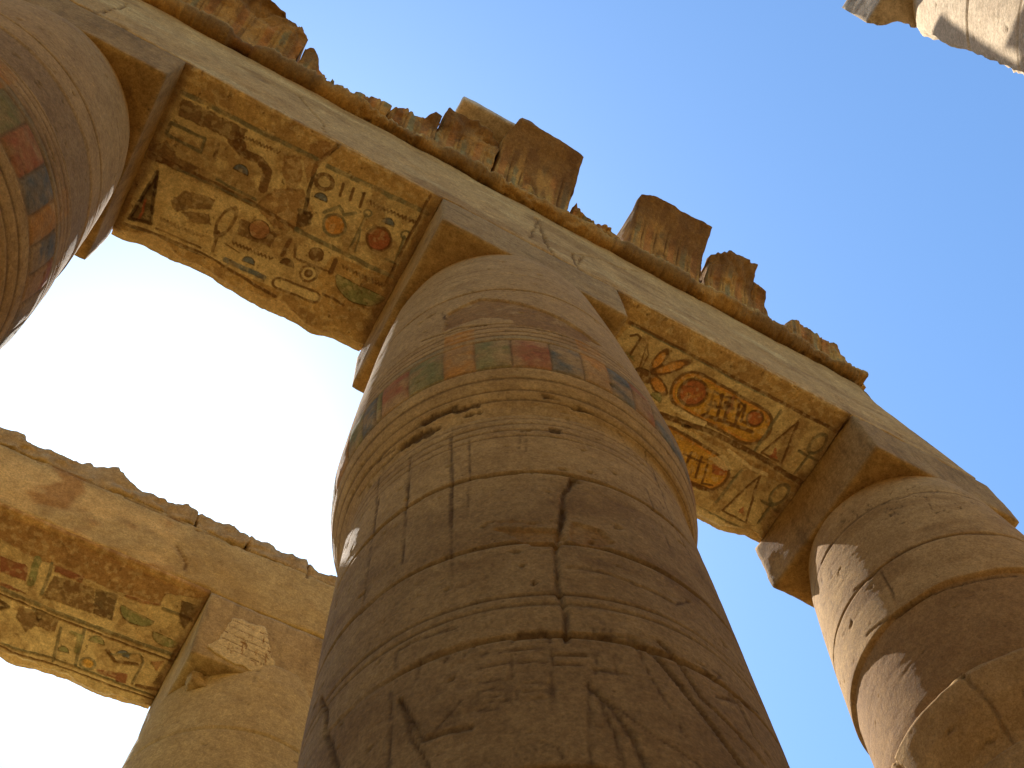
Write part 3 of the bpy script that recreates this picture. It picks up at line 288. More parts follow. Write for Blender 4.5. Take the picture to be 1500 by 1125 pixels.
# ------------------------------------------------------------------ columns
YF, DP, ZS = 2.208, 1.690, 10.0
PRZ = np.array([-1.34, -.6, 0, 3, 4, 5, 5.72, 5.78, 5.86, 5.98, 6.12, 6.3, 6.5, 6.7, 7.3, 8, 8.5, 9, 9.33])
PRR = np.array([1.0, 1.07, 1.1, 1.07, 1.05, 1.03, 1.01, 1.005, 1.02, 1.06, 1.098, 1.122, 1.132, 1.122, 1.085, 1.03, .985, .93, .865])
def lathe_part(name, ax, ay, z0, z1, res, parent, seed, paint, mat=None, th0=-5.0, cut=None):
    nt_ = int(2 * math.pi * 1.05 / res); nz = int((z1 - z0) / res) + 1
    th = th0 + np.arange(nt_) / nt_ * 2 * math.pi; zz = np.linspace(z0, z1, nz)
    Z, T = np.meshgrid(zz, th, indexing='ij'); r = np.interp(Z, PRZ, PRR)
    # noise sampled on the cylinder so that it has no seam
    P = np.stack([np.cos(T) * 1.05 + ax, np.sin(T) * 1.05 + ay, Z], -1)
    n1 = fb(P, 1.1, 5, seed); n2 = fb(P * np.array([1, 1, 2.5]), 2.2, 5, seed + 5)
    col = mix(np.array((.33, .215, .115)) + 0 * P, np.array((.41, .28, .155)), n1)
    col = mix(col, np.array((.25, .15, .07)), sst(.5, .72, n2) * .6)
    cv = Canvas(T * 1.05, Z, col, seed, warp=.006, aa=.006); cv.wear = sst(.36, .52, fb(P, 7, 4, seed + 5) + .1)
    cv.P3 = P; cv.T = T; cv.Z = Z
    # drum joints
    paint(cv)
    cv.h += (fb(P, 1.4, 2, seed + 51) - .5) * .009 + (fb(P, 26, 4, seed + 55) - .5) * .0012 + (fb(P * np.array([1, 1, 2]), 5, 3, seed + 57) - .5) * .0012
    pit = sst(.74, .80, fb(P * np.array([1, 1, 1.7]), 13, 5, seed + 41)); cv.h -= pit * .010
    cv.col = mix(cv.col, cv.col * .6, pit)
    st = fb(P * np.array([1, 1, 6.]), 3.0, 4, seed + 44); cv.h += -sst(.60, .68, st) * .0015
    rr = r + cv.h
    V = np.stack([ax + rr * np.cos(T), ay + rr * np.sin(T), Z], -1).reshape(-1, 3)
    if cut: V = cut(V)
    id_ = np.arange(nz * nt_).reshape(nz, nt_); nx_ = np.roll(id_, -1, 1)
    F = np.stack([id_[:-1], nx_[:-1], nx_[1:], id_[1:]], -1).reshape(-1, 4)
    n = len(V); V = np.concatenate([V, [[ax, ay, z0], [ax, ay, z1]]])
    T3 = np.concatenate([np.stack([id_[-1], nx_[-1], np.full(nt_, n + 1), np.full(nt_, n + 1)], 1)])
    # caps as fans of thin quads (two rings)
    c2 = np.array([ax, ay, z1]); ring = V[id_[-1]] * .02 + c2 * .98; V = np.concatenate([V, ring]); ri = n + 2 + np.arange(nt_)
    cap = np.stack([id_[-1], nx_[-1], np.roll(ri, -1), ri], 1)
    c = cv.col.reshape(-1, 3); c = np.concatenate([c, c[:2], c[id_[-1]]])
    return mesh(name, V, np.concatenate([F, cap]), mat or M_paint, parent, c, True)
def joint(cv, z, w, dep, amp=.03, seed=0, frac=1., color='d'):
    n = fb(cv.P3, 1.3, 4, seed) - .5; d = np.abs(cv.Z - z - n * amp * 2) - w * (.3 + 1.6 * fb(cv.P3, 3, 3, seed + 3))
    a = 1 - sst(-.004, .006, d)
    g = sst(1 - frac - .08, 1 - frac + .08, fb(cv.P3, 1.1, 3, seed + 6) * 1.6 - .3) if frac < 1 else 1
    cv.h -= a * dep * g; cv.col = mix(cv.col, np.array(PAL[color]), a * .75 * g)
def zone(cv, z0, z1, color, amt, dep, seed, amp=.04):
    n = (fb(cv.P3, 2.0, 5, seed) - .5) * amp * 2; a = sst(z0 - .008, z0 + .008, cv.Z + n) * (1 - sst(z1 - .008, z1 + .008, cv.Z + n))
    cv.col = mix(cv.col, np.array(color), a * amt); cv.h -= a * dep; return a
BLK = [(-3.16, 's'), (-3.036, 'e'), (-2.99, 'r'), (-2.792, 'e'), (-2.573, 'o'), (-2.39, 'e'), (-2.191, 'r'), (-1.972, 's'), (-1.78, 'o'), (-1.617, 's'), (-1.457, 'r'), (-1.299, 's')]
def capital_paint(colored=1., seed=0, shift=0., extra=None, plaster=None):
    def f(cv):
        zone(cv, 6.95, 9.4, (.40, .275, .155), .5, 0, seed + 1)
        zone(cv, 5.7, 6.2, (.42, .285, .14), .4, 0, seed + 2)
        for z, d in ((6.22, .014), (6.625, .010), (6.72, .005), (6.80, .007), (6.89, .005), (6.97, .010), (6.10, .003), (6.0, .005), (5.92, .004)):
            joint(cv, z, .006, d, .006, seed + int(z * 100))
        joint(cv, 7.86, .012, .014, .03, seed + 4); joint(cv, 8.35, .004, .006, .02, seed + 5, .4)
        # painted frieze blocks with worn paint
        per = 2 * math.pi * 1.05; s_ = cv.T * 1.05
        seq = [(a + shift, c) for a, c in BLK]; w = .198
        edges = [seq[0][0]] + [q[0] for q in seq[1:]]
        cols = [q[1] for q in seq]
        while edges[-1] < edges[0] + per - w * 1.3:
            edges.append(edges[-1] + w * (1 + .15 * math.sin(len(edges) * 2.1))); cols.append('esrsoe'[len(edges) % 6])
        edges.append(edges[0] + per)
        su = (s_ - edges[0]) % per + edges[0]
        wr = (.25 + .75 * sst(.36, .56, fb(cv.P3, 7, 5, seed + 9))) * (.25 + .85 * fb(cv.P3, 22, 4, seed + 12))
        for a, b, c in zip(edges[:-1], edges[1:], cols):
            m = sst(a, a + .006, su) * (1 - sst(b - .006, b, su)); z1_ = 6.93 if c == 'o' else 6.62
            m = m * sst(6.22, 6.235, cv.Z) * (1 - sst(z1_ - .01, z1_, cv.Z))
            cv.col = mix(cv.col, np.array(PAL[c]), m * wr * colored)
            g = np.abs(su - a); cv.h -= (1 - sst(.003, .008, g)) * .010 * (cv.Z > 6.23) * (cv.Z < 6.61); cv.col = mix(cv.col, np.array(PAL['d']), (1 - sst(.002, .009, g)) * .6 * (cv.Z > 6.23) * (cv.Z < 6.61))
        m = sst(6.64, 6.65, cv.Z) * (1 - sst(6.71, 6.72, cv.Z)) * wr * colored; cv.col = mix(cv.col, np.array((.17, .18, .13)), m * .6)
        if plaster: zone(cv, plaster[0], plaster[1], (.27, .185, .115), .85, .01, seed + 15, plaster[2])
        # fine horizontal incisions
        for z in (8.9, 8.75, 8.6): joint(cv, z, .003, .004, .03, seed + int(z * 10), .35)
        if extra: extra(cv)
    return f
def shaft_paint(seed=0, extra=None, lines=True, joints=(5.05, 4.38, 3.66, 2.9, 2.1, 1.3, .5)):
    def f(cv):
        zone(cv, 4.9, 5.8, (.38, .25, .125), .35, 0, seed + 1)
        for z in (5.74, 5.66, 5.58, 5.50): joint(cv, z, .004, .007, .006, seed + int(z * 100))
        for i, z in enumerate(joints): joint(cv, z, .011, .022, .05, seed + 20 + i, .75)
        for z in (3.95, 3.88): joint(cv, z, .005, .008, .008, seed + int(z * 100))
        if lines:
            rng = np.random.RandomState(seed)
            for s0 in np.arange(-5.2, 1.25, .31):
                s1 = s0 + rng.uniform(-.04, .04); cv.line([(s1, 5.5), (s1 + rng.uniform(-.02, .02), rng.uniform(4.1, 4.8))], .0045, 'd', .006)
            for k in range(70):      # rows of small carved signs below the drum rings
                s1 = rng.uniform(-5.2, 1.25); z1 = rng.choice([3.74, 3.56, 3.38, 2.8, 2.6, 1.9, 1.7]); L = rng.uniform(.04, .12)
                cv.line([(s1, z1), (s1 + L, z1 + rng.uniform(-.02, .02))], .004, 'd', .006)
                if k % 3 == 0: cv.line([(s1, z1 - .06), (s1, z1 + .05), (s1 + L, z1 + .05), (s1 + L, z1 - .06)], .004, 'd', .006)
        if extra: extra(cv)
    return f
def column(ax, ay, label, res, seed, cap, sh, abacus_mat=None, ab=(.875, .845), bot=9.31, group='closed bud sandstone columns', cat='column', zmid=5.78, abseed=1, abr=.06, cut=None, top=ZS, rs=1.6):
    c = empty('bud_column', (ax, ay, -1.333), label, cat, group)
    lathe_part('capital', ax, ay, zmid, bot + .015, res, c, seed, cap, cut=cut)
    lathe_part('shaft', ax, ay, 1.5 if res < .02 else -1.1, zmid, res * (1 if res < .02 else rs), c, seed, sh)
    if res < .02: lathe_part('lower_shaft', ax, ay, -1.1, 1.5, .05, c, seed, shaft_paint(seed, None, False))
    block('base', (ax - 1.45, ay - 1.45, -1.34), (ax + 1.45, ay + 1.45, -1.08), M_stone, c, .15, .03, .1, .01, seed)
    return c
def wedge_note(): pass

# ================================================================== GROUND
N = 60
g = np.linspace(-1, 1, N + 1); g = np.sign(g) * np.abs(g) ** 2.2 * 1200
GX, GY = np.meshgrid(g, g, indexing='xy'); GP = np.stack([GX, GY, GX * 0], -1)
GZ = -1.3333 + (fb(GP, .35, 3, 5) - .5) * .08 * (np.hypot(GX, GY) > 3)
idg = np.arange((N + 1) ** 2).reshape(N + 1, N + 1)
gr = mesh('ground', np.stack([GX, GY, GZ], -1), np.stack([idg[:-1, :-1], idg[:-1, 1:], idg[1:, 1:], idg[1:, :-1]], -1).reshape(-1, 4), M_sand)
prop(gr, kind='structure')

# ================================================================== COLUMNS
def ds_col(cmds): return [[c[0]] + c[1:-1] + [c[-1] * .0075] if c[0] in 'LP' else c for c in cmds]
CC = ds_col(D['CC']); RR = ds_col(D['RR'])
def draw(cv, cmds):
    lo, hi = cv.Z.min() - .1, cv.Z.max() + .1
    for c in cmds:
        if any(p[0] > 8 for p in c[1]): continue
        if max(p[1] for p in c[1]) < lo or min(p[1] for p in c[1]) > hi: continue
        cv.run([c], 1.)
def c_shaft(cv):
    cv.col = cv.col * (1 - .24 * (1 - sst(4.6, 5.4, cv.Z))[..., None] * np.array((.95, 1.0, 1.0)))  # shade of the hall put into the colour: shaft darkens downward
    zone(cv, -2, 3.66, (.23, .145, .08), .55, 0, 205, .05)      # brown stained lower drum, deepened further by painted shade
    draw(cv, CC)
def sag(V):      # the rings of this capital dip towards the right, where the drum has settled
    V = V.copy(); t = np.arctan2(V[:, 1] - 3.02, V[:, 0] - 2.035); s_ = t * 1.05; s_ = np.where(s_ > 1.3, s_ - 2 * math.pi * 1.05, s_)
    d = .10 * sst(-2.2, -1.2, s_) * (1 - sst(-.9, .6, s_)); z = V[:, 2]
    V[:, 2] -= d * sst(5.79, 5.98, z) * (1 - sst(6.8, 7.9, z)); return V
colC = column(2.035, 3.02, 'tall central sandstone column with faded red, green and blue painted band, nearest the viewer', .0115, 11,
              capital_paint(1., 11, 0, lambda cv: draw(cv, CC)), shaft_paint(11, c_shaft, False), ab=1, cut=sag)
def abacus(parent, lo, hi, mat, seed, r1=.05, res=.05, **k): return block('abacus', lo, hi, mat, parent, res, .010, r1, .008, seed, **k)
def ab_warp(x1, y0):   # the right front corner of the central abacus is broken below
    def f(P): return P
    return f
abacus(colC, (1.087, YF, 9.31), (2.88, YF + DP, 10.052), M_fascia, 3, .05)

def R_extra(cv):
    a = zone(cv, 6.40, 7.38, (.27, .165, .085), .85, .035, 77, .04)
    cv.h += a * .0
    draw(cv, RR)
    for s0 in (-2.9, -3.65, -2.0, -1.2, -4.4): cv.line([(s0, 5.75), (s0 + .03, 6.1), (s0 - .02, 6.39)], .016, 'd', .02)
    zone(cv, 5.5, 6.38, (.37, .25, .14), .7, -.012, 78, .02)
def r_cap(cv):
    for z, d in ((8.0, .016), (8.85, .006)): joint(cv, z, .008, d, .02, int(z * 50))
    rng = np.random.RandomState(4)
    for k in range(60):
        s1 = rng.uniform(-5.2, 1.25); z1 = rng.uniform(8.2, 9.0); q = rng.uniform(.03, .12)
        cv.line([(s1, z1), (s1 + q, z1 + rng.uniform(-.06, .06)), (s1 + q * .8, z1 + q)], .0035, 'd', .004)
    R_extra(cv)
colR = column(6.40, 3.053, 'right hand sandstone column without painted band, its left edge brightly sunlit', .016, 21, r_cap, shaft_paint(21, lambda cv: zone(cv, 5.5, 6.38, (.37, .25, .14), .7, -.012, 78, .02), True), ab=1)
abacus(colR, (5.51, YF, 9.31), (7.19, YF + DP, 10.052), M_stone, 6, .07)

colL = column(-2.20, 3.053, 'left hand column with broad red and green painted bands, cropped by the frame edge', .016, 31,
              capital_paint(1., 31, 1.25, None, (7.0, 7.55, .03)), shaft_paint(31), ab=1)
abacus(colL, (-3.08, YF, 9.31), (-1.305, YF + DP, 10.052), M_stone, 9, .04)

def b_cap(cv):
    joint(cv, 8.17, .010, .018, .03, 5); joint(cv, 7.2, .010, .012, .03, 6); joint(cv, 6.3, .01, .02, .02, 8)
    rng = np.random.RandomState(8)
    for k in range(50):
        s1 = rng.uniform(-5.2, 1.25); z1 = rng.uniform(7.3, 9.1); q = rng.uniform(.04, .12)
        cv.line([(s1, z1), (s1 + q, z1 + rng.uniform(-.03, .03)), (s1 + q * .8, z1 - q * .7)], .005, 'd', .006)
    cv.col = mix(cv.col, np.array((.44, .385, .25)), .75 + 0 * cv.Z)
colB = column(1.80, 7.70, 'yellowish rear column at bottom left, half hidden behind the central column', .024, 41, b_cap, shaft_paint(41), ab=1)
abacus(colB, (.925, 6.849, 9.05), (2.68, 8.538, 10.052), M_plast, 12, .04)
Pp = [(.0, .0)]
# pale inscribed plaster left on the rear abacus
def slab_from_outline(name, pts, y, th, mat, parent, col=None, res=.02, seed=0, paint=None):
    """flat slab standing in the XZ plane with the given outline; front face towards -Y"""
    p = np.array(pts); c = p.mean(0); n = 26; m = len(p) * 10
    q = []
    for a, b in zip(p, np.roll(p, -1, 0)):
        for t in np.arange(10) / 10.: q.append(a + (b - a) * t)
    q = np.array(q); rag = (fb(np.stack([q[:, 0], q[:, 1], q[:, 0] * 0], 1), 14, 3, seed) - .5) * .06; d = q - c; q = q + d / np.linalg.norm(d, axis=1, keepdims=True) * rag[:, None]
    V = []; 
    rings = np.linspace(.02, 1, n)
    X = c[0] + rings[:, None] * (q[:, 0] - c[0]); Z = c[1] + rings[:, None] * (q[:, 1] - c[1])
    P = np.stack([X, Z, X * 0], -1); colr = mix(np.array((.50, .43, .29)) + 0 * P, np.array((.58, .53, .40)), fb(P, 6, 4, seed))
    cv = Canvas(X, Z, colr, seed, warp=.004)
    if paint: paint(cv)
    Yv = y + .004 * fb(P, 10, 3, seed) - cv.h
    V = np.stack([X, Yv, Z], -1).reshape(-1, 3); back = np.stack([X[-1], X[-1] * 0 + y + th, Z[-1]], -1)
    nn = n * m; id_ = np.arange(nn).reshape(n, m); nx_ = np.roll(id_, -1, 1)
    F = np.stack([id_[:-1], id_[1:], nx_[1:], nx_[:-1]], -1).reshape(-1, 4); bi = nn + np.arange(m)
    F2 = np.stack([id_[-1], bi, np.roll(bi, -1), nx_[-1]], 1)
    cc = cv.col.reshape(-1, 3); cc = np.concatenate([cc, cc[id_[-1]]])
    return mesh(name, np.concatenate([V, back]), np.concatenate([F, F2]), mat, parent, cc, True)
def plaque_paint(cv):
    rng = np.random.RandomState(3)
    for k in range(5): cv.line([(1.15, 9.75 - k * .11), (2.0, 9.70 - k * .11)], .004, 'b', .004)
    for k in range(34):
        s1 = rng.uniform(1.2, 1.85); z1 = rng.uniform(9.25, 9.8); q = rng.uniform(.03, .07)
        cv.line([(s1, z1), (s1 + q, z1), (s1 + q, z1 - q)] if k % 2 else [(s1, z1), (s1, z1 - q * 1.5)], .005, 'u', .004)
slab_from_outline('inscribed_plaster', [[1.052, 9.236], [1.15, 9.394], [1.167, 9.566], [1.201, 9.771], [1.286, 9.819], [1.457, 9.808], [1.471, 9.851], [1.557, 9.841], [1.621, 9.634], [1.681, 9.448], [1.773, 9.181], [1.691, 9.123], [1.49, 9.129], [1.289, 9.14], [1.144, 9.171]], 6.835, .02, M_paint, colB, seed=5, paint=plaque_paint)
block('mortar_lump', (1.02, 7.00, 8.88), (1.36, 7.3, 9.045), M_plast, colB, .02, .01, .05, .045, 8, 6.)

def broken_side(V):    # the flank towards the front row has split away
    V = V.copy(); x, y, z = V.T
    lim = np.interp(x, [3.2, 3.27, 3.55, 3.9, 4.23, 4.36, 4.46, 4.52, 5.1], [-.72, -.73, -.875, -.93, -1.07, -1.06, -1.02, -1.20, -1.5])
    zz = np.clip(z, 6.4, 10); lim = lim * (1 - (9.31 - np.minimum(zz, 9.31)) * .02) * np.where(z > 9.31, z / 9.31 * 1.02, 1)
    lim = lim + (fb(V * np.array([1, 0, 1]), 3.5, 5, 4) - .5) * .16 * sst(3.45, 3.7, x) - np.abs(fb(V * np.array([1, 0, .6]), 9, 3, 7) - .5) * .10 * sst(3.3, 3.5, x)
    lim = lim - .07 * sst(3.6, 3.8, x) * (1 - sst(4.35, 4.4, x) * (1 - sst(4.46, 4.52, x)))
    lim = np.where(z < 6.2, 9, lim)
    V[:, 1] = np.where(y > lim, lim + (y - lim) * .02, y); return V
def t_cap(cv):
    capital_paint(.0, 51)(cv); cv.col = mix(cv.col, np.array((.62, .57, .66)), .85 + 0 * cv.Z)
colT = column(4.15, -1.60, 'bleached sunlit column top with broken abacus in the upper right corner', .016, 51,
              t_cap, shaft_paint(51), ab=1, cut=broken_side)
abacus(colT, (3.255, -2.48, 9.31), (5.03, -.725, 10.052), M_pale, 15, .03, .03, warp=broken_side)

# ================================================================== FRONT ARCHITRAVE
arch = empty('architrave', (2.0, 3.05, 10.0), 'long front architrave beam with painted hieroglyph panels underneath, resting on three columns', 'architrave', 'temple architraves')
FH = 11.50
def fascia_col(P):
    n = fb(P, 1.2, 5, 3); n2 = fb(P * np.array([.35, 1, 3.]), 3.0, 5, 4)
    c = mix(np.array((.38, .255, .135)) + 0 * P, np.array((.46, .325, .185)), n)
    c = mix(c, np.array((.54, .44, .29)), sst(.56, .68, n2) * .45); c = mix(c, np.array((.30, .19, .10)), sst(.5, .7, fb(P, 7, 5, 29)) * .35)
    c = mix(c, np.array((.27, .165, .08)), sst(.6, .72, fb(P * np.array([.4, 1, 2]), 2.2, 5, 9)) * .65)
    c = mix(c, np.array((.26, .15, .06)), sst(11.2, 11.48, P[:, 2] + (fb(P, 3, 3, 8) - .5) * .2) * .55)
    return c
def fascia_beam(name, x0, x1, y0, y1, z0, z1, parent, seed, colf, endcut=None, cracks=(), res=(.022, .1, .022)):
    n = np.maximum(2, np.ceil((np.array([x1 - x0, y1 - y0, z1 - z0])) / np.array(res))).astype(int)
    P, F = box_grid(*n); lo = np.array([x0, y0, z0]); hi = np.array([x1, y1, z1]); P = lo + P * (hi - lo)
    P = chip(P, lo, hi, .012, .10, seed, 2.5)
    D_ = np.stack([fb(P + 31 * k, 4, 4, seed + 40 + k) - .5 for k in range(3)], 1); P = P + D_ * np.array([.02, .025, .012])
    c = colf(P)
    fr = P[:, 1] < y0 + .08
    for pts, w_, dep in cracks:
        d = np.full(len(P), 1e9); X = P[:, 0] + (fb(P, 10, 3, seed + 3) - .5) * .06; Z = P[:, 2] + (fb(P + 9, 10, 3, seed + 4) - .5) * .06
        for (ax, az_), (bx, bz) in zip(pts[:-1], pts[1:]):
            vx, vz = bx - ax, bz - az_; t = np.clip(((X - ax) * vx + (Z - az_) * vz) / (vx * vx + vz * vz), 0, 1); d = np.minimum(d, np.hypot(X - ax - t * vx, Z - az_ - t * vz))
        a = (1 - sst(w_ * .5, w_ * 1.6, d)) * fr
        P[:, 1] += a * dep; c = mix(c, np.array((.12, .065, .03)), a * .75)
    if endcut is not None: P = endcut(P)
    return mesh(name, P, F, M_paint, parent, c, True)
def endcut(P):    # broken right end: beam runs out over the last abacus
    P = P.copy(); x, z = P[:, 0], P[:, 2]
    lim = 6.22 + (11.0 - z) * .9 ; lim = np.where(z > 11.0, 6.22 - (z - 11.0) * .1, np.minimum(lim, 7.05))
    lim = lim + (fb(P * np.array([0, 1, 1]), 4, 4, 5) - .5) * .12
    k = x > lim; P[:, 0] = np.where(k, lim + (x - lim) * .001, x)
    return P
CR = [([[2.131, 11.219], [2.154, 10.602], [2.171, 10.193], [2.243, 10.05]], 0.012, 0.03), ([[2.096, 11.124], [2.077, 10.759], [1.988, 10.266]], 0.01, 0.02), ([[2.465, 10.508], [2.461, 10.239], [2.496, 10.091]], 0.012, 0.02), ([[2.59, 10.654], [2.507, 10.26]], 0.009, 0.02), ([[2.469, 10.541], [2.681, 10.799], [3.082, 10.987], [3.302, 11.268]], 0.006, 0.02), ([[2.86, 10.143], [2.888, 9.762]], 0.006, 0.01), ([[2.169, 9.984], [2.506, 10.107], [2.86, 10.143], [3.319, 10.221]], 0.008, 0.015), ([[-0.415, 11.027], [-0.25, 10.673], [-0.121, 10.478], [-0.052, 10.142]], 0.007, 0.02), ([[-2.232, 10.037], [-2.111, 10.099], [-1.998, 10.112], [-1.883, 10.126], [-1.842, 10.059]], 0.01, 0.02), ([[-2.104, 10.076], [-2.077, 10.652], [-2.08, 11.033]], 0.008, 0.02), ([[5.769, 9.894], [5.978, 9.887], [6.111, 9.747], [6.085, 9.55]], 0.01, 0.02), ([[6.191, 10.219], [6.193, 9.854], [6.119, 9.553]], 0.008, 0.02), ([[6.169, 9.802], [6.47, 9.878], [6.742, 9.952]], 0.012, 0.03), ([[6.349, 9.595], [6.352, 9.404]], 0.006, 0.01)]
fascia_beam('beam', -6.2, 7.12, YF, YF + DP - .06, 10.055, FH, arch, 61, fascia_col, endcut, CR)
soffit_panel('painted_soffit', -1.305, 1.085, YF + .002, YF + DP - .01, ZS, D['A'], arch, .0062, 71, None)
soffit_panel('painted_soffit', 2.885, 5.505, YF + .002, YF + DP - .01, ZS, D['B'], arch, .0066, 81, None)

# torus moulding with rope-like tool marks, soot and losses
def torus():
    nx, nt_ = 1150, 28; x = np.linspace(-6.2, 6.24, nx); th = np.linspace(0, 2 * math.pi, nt_, endpoint=False)
    Xg, Tg = np.meshgrid(x, th, indexing='ij'); r0 = .125
    P = np.stack([Xg, np.cos(Tg) * .12, np.sin(Tg) * .12], -1)
    st = fb(P * np.array([22, 1.5, 1.5]), 1.6, 3, 5); loss = sst(.54, .62, fb(P * np.array([1, 1, 1]), 1.1, 4, 17)); los2 = sst(.55, .63, fb(P, 4.5, 4, 8))
    r = r0 + (st - .5) * .05 - loss * .03 * fb(P, 9, 3, 4) * 2 - los2 * .026 + (fb(P, 5, 4, 3) - .5) * .03
    big = np.exp(-((Xg + 1.10) / .14) ** 4) ; r = r - big * .06
    Y = YF - .035 + r * np.cos(Tg); Zz = FH + .11 + r * np.sin(Tg)
    c = mix(np.array((.40, .25, .10)) + 0 * P, np.array((.26, .145, .055)), fb(P, 2.5, 4, 21))
    c = mix(c, np.array((.50, .38, .21)), sst(.5, .62, st) * .7 * sst(.0, .1, np.sin(Tg) * .12 + .05))
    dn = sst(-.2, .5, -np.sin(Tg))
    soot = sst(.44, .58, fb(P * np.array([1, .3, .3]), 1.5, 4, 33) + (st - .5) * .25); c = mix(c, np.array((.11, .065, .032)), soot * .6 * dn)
    c = mix(c, np.array((.17, .08, .03)), big * .8)
    V = np.stack([Xg, Y, Zz], -1).reshape(-1, 3); id_ = np.arange(nx * nt_).reshape(nx, nt_); nn = np.roll(id_, -1, 1)
    F = np.stack([id_[:-1], id_[1:], nn[1:], nn[:-1]], -1).reshape(-1, 4)
    n = len(V); F = list(F); cc = c.reshape(-1, 3)
    ends = []
    for row, flip in ((0, 0), (-1, 1)):
        cen = V[id_[row]].mean(0); ring = cen + (V[id_[row]] - cen) * .02; s0 = len(V); V = np.concatenate([V, ring]); ri = s0 + np.arange(nt_)
        q = np.stack([id_[row], nn[row], np.roll(ri, -1), ri], 1); ends.append(q[:, ::-1] if not flip else q); cc = np.concatenate([cc, cc[id_[row]]])
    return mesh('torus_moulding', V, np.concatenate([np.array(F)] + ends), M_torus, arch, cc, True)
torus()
# flat bed behind the torus on which the cornice stands
block('cornice_bed', (-6.15, YF + .06, FH - .02), (6.12, YF + DP - .1, FH + .20), M_dark, arch, .12, .02, .06, .01, 66)

# ================================================================== CORNICE BLOCKS (cavetto flaring out towards the viewer)
CZ0 = FH + .18
def cav(h):   # forward reach of the cavetto at height h above its foot (full height 1.2)
    t = np.clip(h / 1.2, 0, 1); return YF + .02 - .58 * t ** 2.4
def cornice(label, xs, tops, seed, back=1.15, res=.013, lip=False, jag=.03, mat=None, tint=1.):
    x0, x1 = xs[0], xs[-1]; nu = max(6, int((x1 - x0) / res)); nw = 70; nv = 14
    P, F = box_grid(nu, nv, nw); u, v_, w_ = P.T
    x = x0 + u * (x1 - x0)
    top = np.interp(x, xs, tops); Q = np.stack([x, x * 0, x * 0 + seed], 1); top = top + (fb(Q, 6, 4, seed) - .5) * jag * (2 if not lip else .5)
    h = w_ * top; yf = cav(h); yb = YF + back + (fb(np.stack([x, h, x * 0], 1), 2, 3, seed + 3) - .5) * .2
    V = np.stack([x, yf + (yb - yf) * v_, CZ0 + h], 1)
    # side faces bow and chip
    cx = (x0 + x1) / 2; n = fb(V, 3.5, 4, seed + 5); edge = np.abs(u - .5) * 2
    V[:, 0] += (cx - V[:, 0]) * np.clip(n - .45, 0, 1) * .35 * edge ** 6 * (1 if not lip else .25)
    # round the arrises
    lo = V[:, 1]; e2 = (1 - sst(0, .05, w_ * 0 + (1 - w_) * top)) * (1 - sst(0, .05, v_)); V[:, 2] -= e2 * .03 * n * 2; V[:, 1] += e2 * .03 * n * 2
    Dn = np.stack([fb(V + 31 * k, 4.5, 5, seed + 40 + k) - .5 for k in range(3)], 1)
    amp = (.035 if lip else .08) * min(1, (x1 - x0) / .8); up = sst(.35, .9, w_)[:, None]
    V = V + Dn * (.02 + amp * up)
    if not lip:      # stepped fracture faces
        q = fb(V * np.array([1, .6, 1.4]), 2.6, 3, seed + 70) * 7; stp = (np.floor(q) + sst(.75, 1., q - np.floor(q))) / 7 - .5
        V[:, 1] -= stp * .32 * min(1, (x1 - x0) / .8) * up[:, 0] * (1 - v_); q2 = fb(V * np.array([1, 1, .5]), 3.5, 3, seed + 75) * 6; stp2 = (np.floor(q2) + sst(.8, 1., q2 - np.floor(q2))) / 6 - .5
        V[:, 2] -= np.abs(stp2) * .12 * min(1, (x1 - x0) / .8) * sst(.6, 1., w_) - .03 * sst(.6, 1, w_)
    # carved vertical leaves and worn colour, strongest near the foot
    xx = V[:, 0]; hh = V[:, 2] - CZ0; front = (v_ < .03)
    ph = (xx * 3.3 + seed) % 1.0; groove = (1 - sst(.0, .05, np.minimum(ph, 1 - ph))) + (1 - sst(.0, .03, np.abs(ph - .45)))
    ok = front * (1 - sst(.75, 1.0, hh)) * sst(.35, .5, fb(V, 2.2, 3, seed + 9) + .1)
    V[:, 1] += groove * ok * (.028 if lip else .014) + front * (np.abs(ph - .72) < .16) * ok * .012
    # ringed oval carved between two leaves
    if lip:
        ox = x0 + (x1 - x0) * .45; d = np.abs(np.hypot((xx - ox) / .10, (hh - .38) / .24) - 1)
        a = (1 - sst(.08, .2, d)) * front; V[:, 1] += a * .014
        d2 = np.abs(np.hypot((xx - ox) / .05, (hh - .46) / .05) - 1); a2 = (1 - sst(.15, .35, d2)) * front; V[:, 1] += a2 * .012; a = np.maximum(a, a2)
    else: a = 0 * xx
    c = mix(np.array((.30, .17, .065)) + 0 * V, np.array((.40, .24, .095)), fb(V, 1.8, 4, seed))
    c = mix(c, np.array((.42, .30, .12)), sst(.52, .66, fb(V, 4, 4, seed + 12)) * (1 - sst(.5, .8, hh)) * .6)
    c = mix(c, np.array((.17, .17, .12)), (np.abs(ph - .22) < .10) * ok * .75 * sst(.35, .5, fb(V, 5, 3, seed + 8)))
    c = mix(c, np.array((.36, .14, .055)), (np.abs(ph - .72) < .14) * ok * .5)
    c = mix(c, np.array((.10, .05, .022)), sst(.5, .8, hh / 1.2 + (fb(V, 3, 5, seed + 14) - .5) * .7) * .65 * front)
    c = mix(c, np.array((.09, .045, .02)), np.clip(groove, 0, 1) * ok * (.7 if lip else .45)); c = mix(c, np.array((.14, .08, .03)), a * .5)
    c = mix(c, np.array((.13, .065, .028)), sst(.5, .62, fb(V * np.array([3, 1, .6]), 4, 5, seed + 60)) * .55)
    c = c * tint
    o = mesh('cornice_block', V, F, mat or M_corn, None, c, True)
    return prop(o, label, 'cornice block', 'broken cornice blocks along the top of the front architrave')
cornice('large sloping cornice block at the upper left, cut off by the top of the frame', [-4.934, -2.911, -2.188, -1.679, -1.139, -0.835, -0.641], [-0.36, 1.097, 1.212, 1.232, 1.154, 1.089, 0.975], 1, lip=False)
